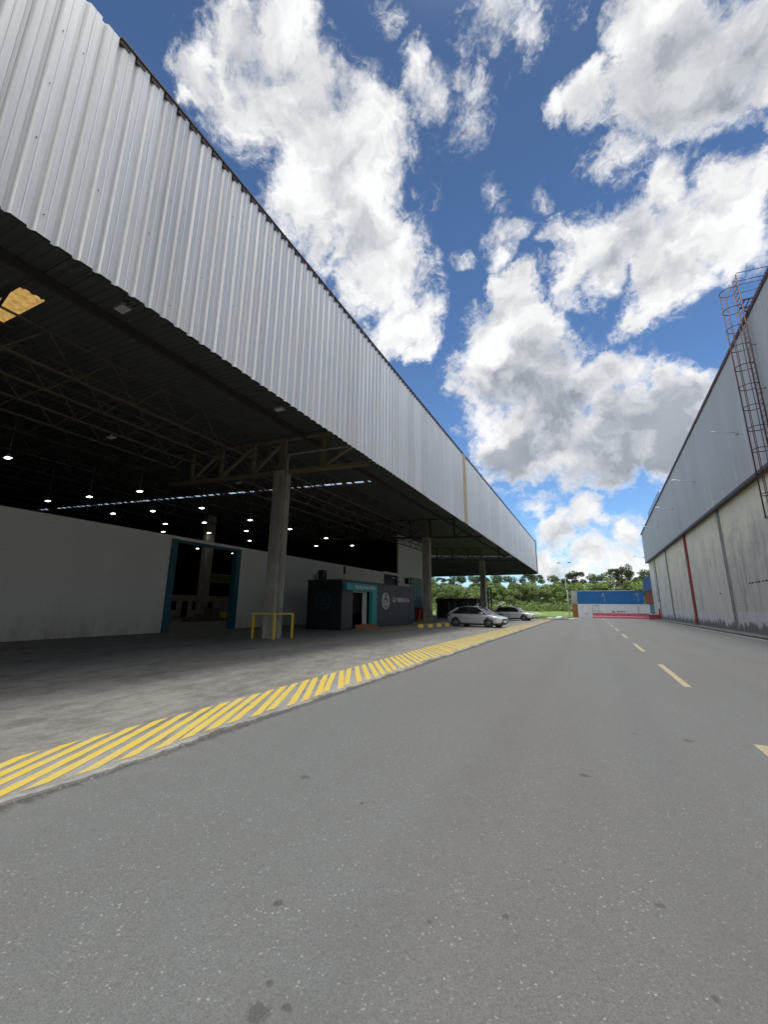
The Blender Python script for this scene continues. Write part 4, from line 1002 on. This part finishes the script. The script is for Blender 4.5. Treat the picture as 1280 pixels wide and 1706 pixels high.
rock(-3.4, 62.6, (1.0, .7, .28), 'broken_slab', 'low dark heap of broken asphalt at the road end', M_KERB)
rock(-2.4, 62.4, (.5, .4, .2), 'broken_slab', 'small grey lump right of the rubble heap')
rock(-5.2, 64.4, (.7, .5, .25), 'broken_slab', 'flat grey lump left of the rubble heap')
rock(-10.5, 96, (1.6, .8, .5), 'soil_mound', 'pale soil mound in the grass below the trees', mat('pale_soil', (.36, .32, .24), .9))
rock(-19.5, 84, (2.2, 1, .9), 'soil_mound', 'grassy pale mound behind the white car', mat('grassy_soil', (.22, .24, .12), .9))

# ------------------------------------------------------------------ trees
def crown_mesh(name, seed, rx, rz_, n, leaf, m, flat=False, nb=13):
    r = random.Random(seed); b = MB(); cl = []
    for i in range(nb):
        a = r.uniform(0, 2*PI); q = r.uniform(.15, 1)**.6; z = r.uniform(-.75, .9) if not flat else r.uniform(.2, .9)
        rad = q*rx*math.sqrt(max(.1, 1-z*z*.7)); cl.append((rad*math.cos(a), rad*math.sin(a), z*rz_, r.uniform(.28, .5)*(rx if not flat else rx*.7)))
    for i in range(n):
        c = cl[int(r.random()*nb) % nb]; d = Vector((r.gauss(0, 1), r.gauss(0, 1), r.gauss(0, 1))).normalized(); rad = c[3]*(r.uniform(.55, 1.08))
        p = Vector((c[0], c[1], c[2])) + Vector((d.x*rad, d.y*rad, d.z*rad*(.75 if not flat else .35)))
        nrm = (d+Vector((r.gauss(0, .6), r.gauss(0, .6), r.gauss(0, .6)+.3))).normalized()
        u = nrm.orthogonal().normalized(); u.rotate(Matrix.Rotation(r.uniform(0, 6.28), 3, nrm)); v = nrm.cross(u); s = leaf*r.uniform(.6, 1.3)
        b.add([p-u*s-v*s*.1, p-v*s*.6, p+u*s, p+v*s*.6], [(0, 1, 2, 3)])
    me = bpy.data.meshes.new(name); me.from_pydata(b.v, [], b.f); me.materials.append(m); return me
def trunk_mesh(seed, h, r0):
    r = random.Random(seed); b = MB(); b.tube([(0, 0, -.3), (r.uniform(-.2, .2), 0, h*.4), (r.uniform(-.3, .3), r.uniform(-.3, .3), h)], [r0, r0*.75, r0*.35], 8)
    for k in range(5):
        a = r.uniform(0, 6.28); z = h*r.uniform(.45, .9); l = h*.35; b.tube([(0, 0, z), (l*.5*math.cos(a), l*.5*math.sin(a), z+l*.35), (l*math.cos(a), l*math.sin(a), z+l*.55)], [r0*.4, r0*.25, r0*.1], 6)
    me = bpy.data.meshes.new('trunk'); me.from_pydata(b.v, [], b.f); me.materials.append(M_BARK); return me
kinds = {
 'bushy': [(crown_mesh('crown', 10+k, 3.6, 3.4, 3400, .26, M_LEAF), 3.9, trunk_mesh(k, 4.5, .22)) for k in range(4)],
 'dark': [(crown_mesh('crown', 30+k, 3.9, 4.2, 3600, .27, M_LEAFD), 7.2, trunk_mesh(9+k, 8, .3)) for k in range(3)],
 'umbrella': [(crown_mesh('crown', 50+k, 4.2, 1.5, 1500, .24, M_LEAFD, flat=True, nb=9), 10.8, trunk_mesh(20+k, 11.5, .22)) for k in range(2)]}
def tree(kind, x, y, s, lab, group=None, seed=0, sx=1.0):
    cm, cz, tm = kinds[kind][seed % len(kinds[kind])]
    s = s*.9 if kind == 'umbrella' else s
    t = thing({'bushy': 'bushy_tree', 'dark': 'dark_tree', 'umbrella': 'umbrella_tree'}[kind], lab, 'tree', (x, y, hill(x, y)), rr.uniform(0, 6.28), group); t.scale = (s*sx, s*sx, s)
    c = bpy.data.objects.new('crown', cm); COL.objects.link(c); c.parent = t; c.location = (0, 0, cz)
    k = bpy.data.objects.new('trunk', tm); COL.objects.link(k); k.parent = t
    return t
i = 0
x = -62
while x < 30:
    tree('bushy', x+rr.uniform(-1, 1), 124+rr.uniform(-2, 2), rr.uniform(.85, 1.05), 'bright green bushy tree in the front of the wood', 'bushy trees along the front of the wood', i); i += 1; x += 4.9
x = -68
while x < 34:
    tree('bushy', x+rr.uniform(-1.5, 1.5), 131+rr.uniform(-2, 2), rr.uniform(1.0, 1.2), 'taller green tree in the second rank of the wood', 'taller trees in the second rank of the wood', i); i += 1; x += 4.7
x = -74
while x < 38:
    tree('dark', x+rr.uniform(-2, 2), 142+rr.uniform(-3, 3), rr.uniform(.86, 1.02), 'dark green tree along the back of the wood', 'dark trees along the back of the wood', i); i += 1; x += 5.0
for x, y, s, lab in ((-3.0, 140, 1.02, 'umbrella-crowned tree above the left end of the containers'), (8.6, 138, 1.05, 'tallest umbrella-crowned tree above the containers'), (17, 141, 1.0, 'umbrella-crowned tree nearest the right wall'),
                     (-15.5, 137, .98, 'umbrella-crowned tree at the canopy tip'), (-31, 136, .95, 'umbrella-crowned tree seen just right of the far column'), (-45, 138, .93, 'umbrella-crowned tree seen between two columns')):
    tree('umbrella', x, y, s, lab, 'umbrella trees above the wood', i, sx=.8); i += 1
tree('dark', 9.8, 139, 1.10, 'dark spiky tree beside the tallest umbrella tree', None, 1, sx=.5)
# undergrowth
r = random.Random(77); b = MB()
for k in range(15000):
    x = r.uniform(-64, 30); y = r.uniform(117.5, 122.5)+.8*math.sin(x*.6); z = hill(x, y)+abs(r.gauss(0, 1))*1.1+.05
    if z > 3.4: z = r.uniform(.1, 3.2)
    nrm = Vector((r.gauss(0, .6), -1+r.gauss(0, .6), r.gauss(0.5, .6))).normalized(); u = nrm.orthogonal().normalized(); u.rotate(Matrix.Rotation(r.uniform(0, 6.28), 3, nrm)); v = nrm.cross(u); s = r.uniform(.14, .32); p = Vector((x, y, z))
    b.add([p-u*s, p-v*s*.6, p+u*s, p+v*s*.6], [(0, 1, 2, 3)])
o = b.build('undergrowth', M_LEAF); tag(o, 'low leafy undergrowth along the foot of the wood', 'undergrowth', kind='stuff')
r = random.Random(78); b = MB()
for k in range(9000):
    x = r.uniform(-30, -2.8); y = r.uniform(63.6, 80)
    z = .02+hill(x, y); h = r.uniform(.04, .14); a = r.uniform(0, PI); c, s = math.cos(a)*.03, math.sin(a)*.03
    b.add([(x-c, y-s, z-.01), (x+c, y+s, z-.01), (x+r.uniform(-.05, .05), y, z+h)], [(0, 1, 2)])
o = b.build('grass_tufts', M_GRASS); tag(o, 'short grass tufts in the verge', 'grass', kind='stuff')

# ------------------------------------------------------------------ camera
F = 680.0
pitch, yaw, roll = math.atan(157/680), math.atan(345/698), R(.5)
fw = Vector((-math.sin(yaw)*math.cos(pitch), math.cos(yaw)*math.cos(pitch), math.sin(pitch)))
r0 = Vector((math.cos(yaw), math.sin(yaw), 0)); u0 = r0.cross(fw)
rt = r0*math.cos(roll)+u0*math.sin(roll); up = rt.cross(fw)
cam = bpy.data.cameras.new('camera'); co = bpy.data.objects.new('camera', cam); COL.objects.link(co)
cam.sensor_fit = 'VERTICAL'; cam.sensor_height = 36; cam.lens = F/1706*36; cam.clip_start = .05; cam.clip_end = 5000
mx = Matrix((rt, up, -fw)).transposed().to_4x4(); mx.translation = Vector((0, 0, 1.6)); co.matrix_world = mx
scn.camera = co

# ------------------------------------------------------------------ light
sun_dir = Vector((.08, .08, 1)).normalized()
el = math.asin(sun_dir.z); az = math.atan2(sun_dir.x, sun_dir.y)
sl = bpy.data.lights.new('sun', 'SUN'); sl.energy = 1.4; sl.angle = R(16); sl.color = (1, .96, .9)
so = bpy.data.objects.new('sun', sl); COL.objects.link(so); so.rotation_euler = (-sun_dir).to_track_quat('-Z', 'Y').to_euler()

EXPO = .85
wd = bpy.data.worlds.new('World'); scn.world = wd; wd.use_nodes = True; t = NT(wd.node_tree)
bg = t.n['Background']; bg.inputs[1].default_value = .1
sky = t.new('ShaderNodeTexSky'); sky.sky_type = 'NISHITA'; sky.sun_disc = False; sky.sun_elevation = el; sky.sun_rotation = az
sky.air_density = 1.0; sky.dust_density = .3; sky.ozone_density = 3.0
dirv = t.new('ShaderNodeTexCoord').outputs['Generated']
def pdir(x, y): return (fw*F+rt*(x-640)-up*(y-853)).normalized()
warp = t.new('ShaderNodeVectorMath', operation='MULTIPLY_ADD')
nw = t.noise(dirv, 5.0, 6, .62, out=1); sub = t.new('ShaderNodeVectorMath', operation='SUBTRACT'); t.link(nw, sub.inputs[0]); sub.inputs[1].default_value = (.5, .5, .5)
t.link(sub.outputs[0], warp.inputs[0]); warp.inputs[1].default_value = (.20, .20, .20); t.link(dirv, warp.inputs[2])
wn = t.new('ShaderNodeVectorMath', operation='NORMALIZE'); t.link(warp.outputs[0], wn.inputs[0]); wdir = wn.outputs[0]
def field(blobs):
    out = None
    for bl in blobs:
        x, y, r = bl[:3]; wgt = bl[3] if len(bl) > 3 else 1.0
        c = pdir(x, y); e = (c.angle(pdir(x+r, y))+c.angle(pdir(x, y+r))+c.angle(pdir(x-r, y))+c.angle(pdir(x, y-r)))/4
        d = t.new('ShaderNodeVectorMath', operation='DOT_PRODUCT'); t.link(wdir, d.inputs[0]); d.inputs[1].default_value = c
        v = t.mapr(d.outputs['Value'], math.cos(e*1.27), 1.0, 0, wgt)
        out = v if out is None else t.math('MAXIMUM', out, v)
    return out
CL = [(330, 95, 60), (400, 55, 75, .9), (480, 40, 90, .9), (420, 160, 90), (510, 200, 120), (570, 270, 130), (600, 200, 80), (640, 190, 45, .8), (600, 340, 115), (530, 330, 100), (640, 440, 90), (670, 530, 60), (705, 580, 30, .8), (300, 110, 35, .8),
      (655, 15, 30, .5), (700, 90, 30, .46), (810, 40, 55, .7), (850, 70, 45, .6), (780, 150, 50, .6), (760, 215, 48, .52), (705, 165, 50, .5), (930, 30, 25, .38),
      (1060, 20, 75), (1110, 90, 110), (1190, 90, 130), (1290, 70, 130), (1090, 165, 75), (1030, 260, 55, .75), (990, 150, 45, .7), (945, 165, 30, .55), (1200, 165, 50), (1280, 150, 50),
      (1235, 325, 42), (1170, 340, 58), (1090, 330, 60), (1130, 410, 95), (1190, 400, 80), (1110, 480, 70), (970, 420, 60), (920, 410, 40, .8), (1030, 400, 70), (1000, 455, 50), (1080, 520, 45, .8), (940, 460, 50, .8),
      (850, 500, 45), (830, 560, 60), (890, 565, 62), (820, 640, 75), (900, 650, 110), (1000, 645, 62), (1050, 620, 50), (960, 700, 120), (850, 730, 80), (1050, 700, 95), (1130, 700, 90), (1170, 660, 55, .8), (1010, 770, 55), (1110, 760, 55), (880, 770, 45), (775, 660, 35, .8),
      (850, 390, 34, .56), (820, 330, 28, .44), (768, 432, 20, .5), (830, 430, 34, .55), (905, 330, 25, .36),
      (885, 838, 28, .75), (930, 878, 40, 1), (985, 852, 42, 1), (1020, 868, 25, .9), (1000, 928, 40, 1), (1045, 945, 48, 1), (1062, 892, 34, .95), (912, 932, 34, 1), (940, 958, 40, 1), (985, 958, 35, .9), (1280, 240, 30, .8), (1100, 945, 40, .8)]
GR = [(930, 700, 120), (1050, 730, 100), (860, 745, 60), (1140, 710, 80), (1170, 130, 130, .8), (1250, 60, 100, .8), (1110, 430, 70, .45), (1040, 420, 50, .4), (520, 280, 90, .35), (460, 110, 70, .3), (600, 400, 60, .3)]
fB = field(CL); fG = field(GR)
# elsewhere in the sky (behind the camera) cloud is added from noise, brightened as fill light
nb_ = t.noise(t.vscale(dirv, (1, 1, 1.6)), 1.9, 5, .55)
bk = t.new('ShaderNodeVectorMath', operation='DOT_PRODUCT'); t.link(dirv, bk.inputs[0]); bk.inputs[1].default_value = fw
bkm = t.mapr(bk.outputs['Value'], .32, .10)
fback = t.math('MULTIPLY', t.mapr(nb_, .40, .56), bkm)
fB = t.math('MAXIMUM', fB, fback)
n1 = t.noise(wdir, 8.0, 10, .62)
n2 = t.noise(t.vscale(dirv, (1, 1, 1.3)), 26.0, 7, .62)
nn = t.math('ADD', t.math('MULTIPLY', t.math('SUBTRACT', n1, .5), 1.7), t.math('MULTIPLY', t.math('SUBTRACT', n2, .5), .55))
D = t.math('ADD', t.math('SUBTRACT', fB, .36), nn)
D = t.math('SUBTRACT', D, t.mapr(fB, 0.0, .12, .5, 0))
alpha = t.mapr(D, -.04, .50, 0, 1, smooth=True)
# fibrous wisps fraying off the cloud edges
wv = t.new('ShaderNodeVectorMath', operation='MULTIPLY_ADD'); nf0 = t.noise(dirv, 9, 4, .6, out=1); t.link(nf0, wv.inputs[0]); wv.inputs[1].default_value = (.16, .16, .16); t.link(dirv, wv.inputs[2])
nf = t.noise(t.vscale(wv.outputs[0], (1.0, .75, 1.6)), 17, 9, .68)
wsp = t.math('MULTIPLY', t.math('MULTIPLY', t.mapr(fB, .02, .34, smooth=True), t.mapr(nf, .44, .72, smooth=True)), .8)
alpha = t.math('SUBTRACT', t.math('ADD', alpha, wsp), t.math('MULTIPLY', alpha, wsp))
hole = t.math('MULTIPLY', t.mapr(nf, .50, .34, smooth=True), t.mapr(D, .55, .15))
alpha = t.math('MULTIPLY', alpha, t.math('SUBTRACT', 1.0, t.math('MULTIPLY', hole, .75)))
# relief: compare noise with a copy sampled towards the sun side
off = t.new('ShaderNodeVectorMath', operation='ADD'); t.link(wdir, off.inputs[0]); off.inputs[1].default_value = tuple(Vector((.05, -.15, 1)).normalized()*.035)
n1s = t.noise(wdir, 8.0, 5, .5)
n1b = t.noise(off.outputs[0], 8.0, 5, .5)
rel = t.math('MULTIPLY', t.math('SUBTRACT', n1s, n1b), 1.9)
thick = t.mapr(D, .15, .95)
g = t.math('MULTIPLY', fG, t.mapr(D, .15, .55))
lum = t.math('ADD', t.math('SUBTRACT', .93, t.math('MULTIPLY', g, .46)), t.math('MULTIPLY', rel, t.mapr(D, .05, .5, .5, 1)))
lum = t.math('SUBTRACT', lum, t.math('MULTIPLY', thick, .10))
lum = t.math('MAXIMUM', lum, t.mapr(n1s, .3, .7, .33, .5))
lum = t.math('MINIMUM', lum, 1.02)
# thin bright veil of cloud round the sun
sd = t.new('ShaderNodeVectorMath', operation='DOT_PRODUCT'); t.link(dirv, sd.inputs[0]); sd.inputs[1].default_value = sun_dir
glow = t.math('POWER', t.mapr(sd.outputs['Value'], .90, 1.0), 2.0)
lum = t.math('ADD', lum, t.math('MULTIPLY', glow, 3.0))
lum = t.math('MULTIPLY', lum, t.mapr(bk.outputs['Value'], .30, .0, 1.0, 3.1))  # boosts the unseen cloud behind the camera as added fill light
alpha = t.math('MAXIMUM', alpha, t.math('MULTIPLY', glow, .9))
K = 10*2**(-EXPO)
ccol = t.mix(t.mapr(lum, .3, .9), (.86, .94, 1.06), (1.0, 1.0, 1.0))
cs = t.new('ShaderNodeVectorMath', operation='SCALE'); t.link(ccol, cs.inputs[0]); t.link(t.math('MULTIPLY', lum, K), cs.inputs['Scale'])
dsep = t.new('ShaderNodeSeparateXYZ'); t.link(dirv, dsep.inputs[0])
skm = t.mix(1.0, sky.outputs[0], (.66, .84, 1.0), blend='MULTIPLY')
sks = t.new('ShaderNodeVectorMath', operation='SCALE'); t.link(skm, sks.inputs[0]); t.link(t.mapr(dsep.outputs[2], .10, .85, 1.0, .44), sks.inputs['Scale']); skc = sks.outputs[0]
fin = t.mix(t.math('MULTIPLY', alpha, .97), skc, cs.outputs[0])
t.link(fin, bg.inputs[0])
try: wd.cycles.sampling_method = 'MANUAL'; wd.cycles.sample_map_resolution = 512
except Exception: pass

scn.view_settings.view_transform = 'Standard'; scn.view_settings.look = 'None'; scn.view_settings.exposure = EXPO; scn.view_settings.gamma = 1
scn.render.engine = 'CYCLES'
scn.cycles.max_bounces = 8; scn.cycles.diffuse_bounces = 4; scn.cycles.sample_clamp_indirect = 6
try: scn.cycles.use_denoising = True
except Exception: pass
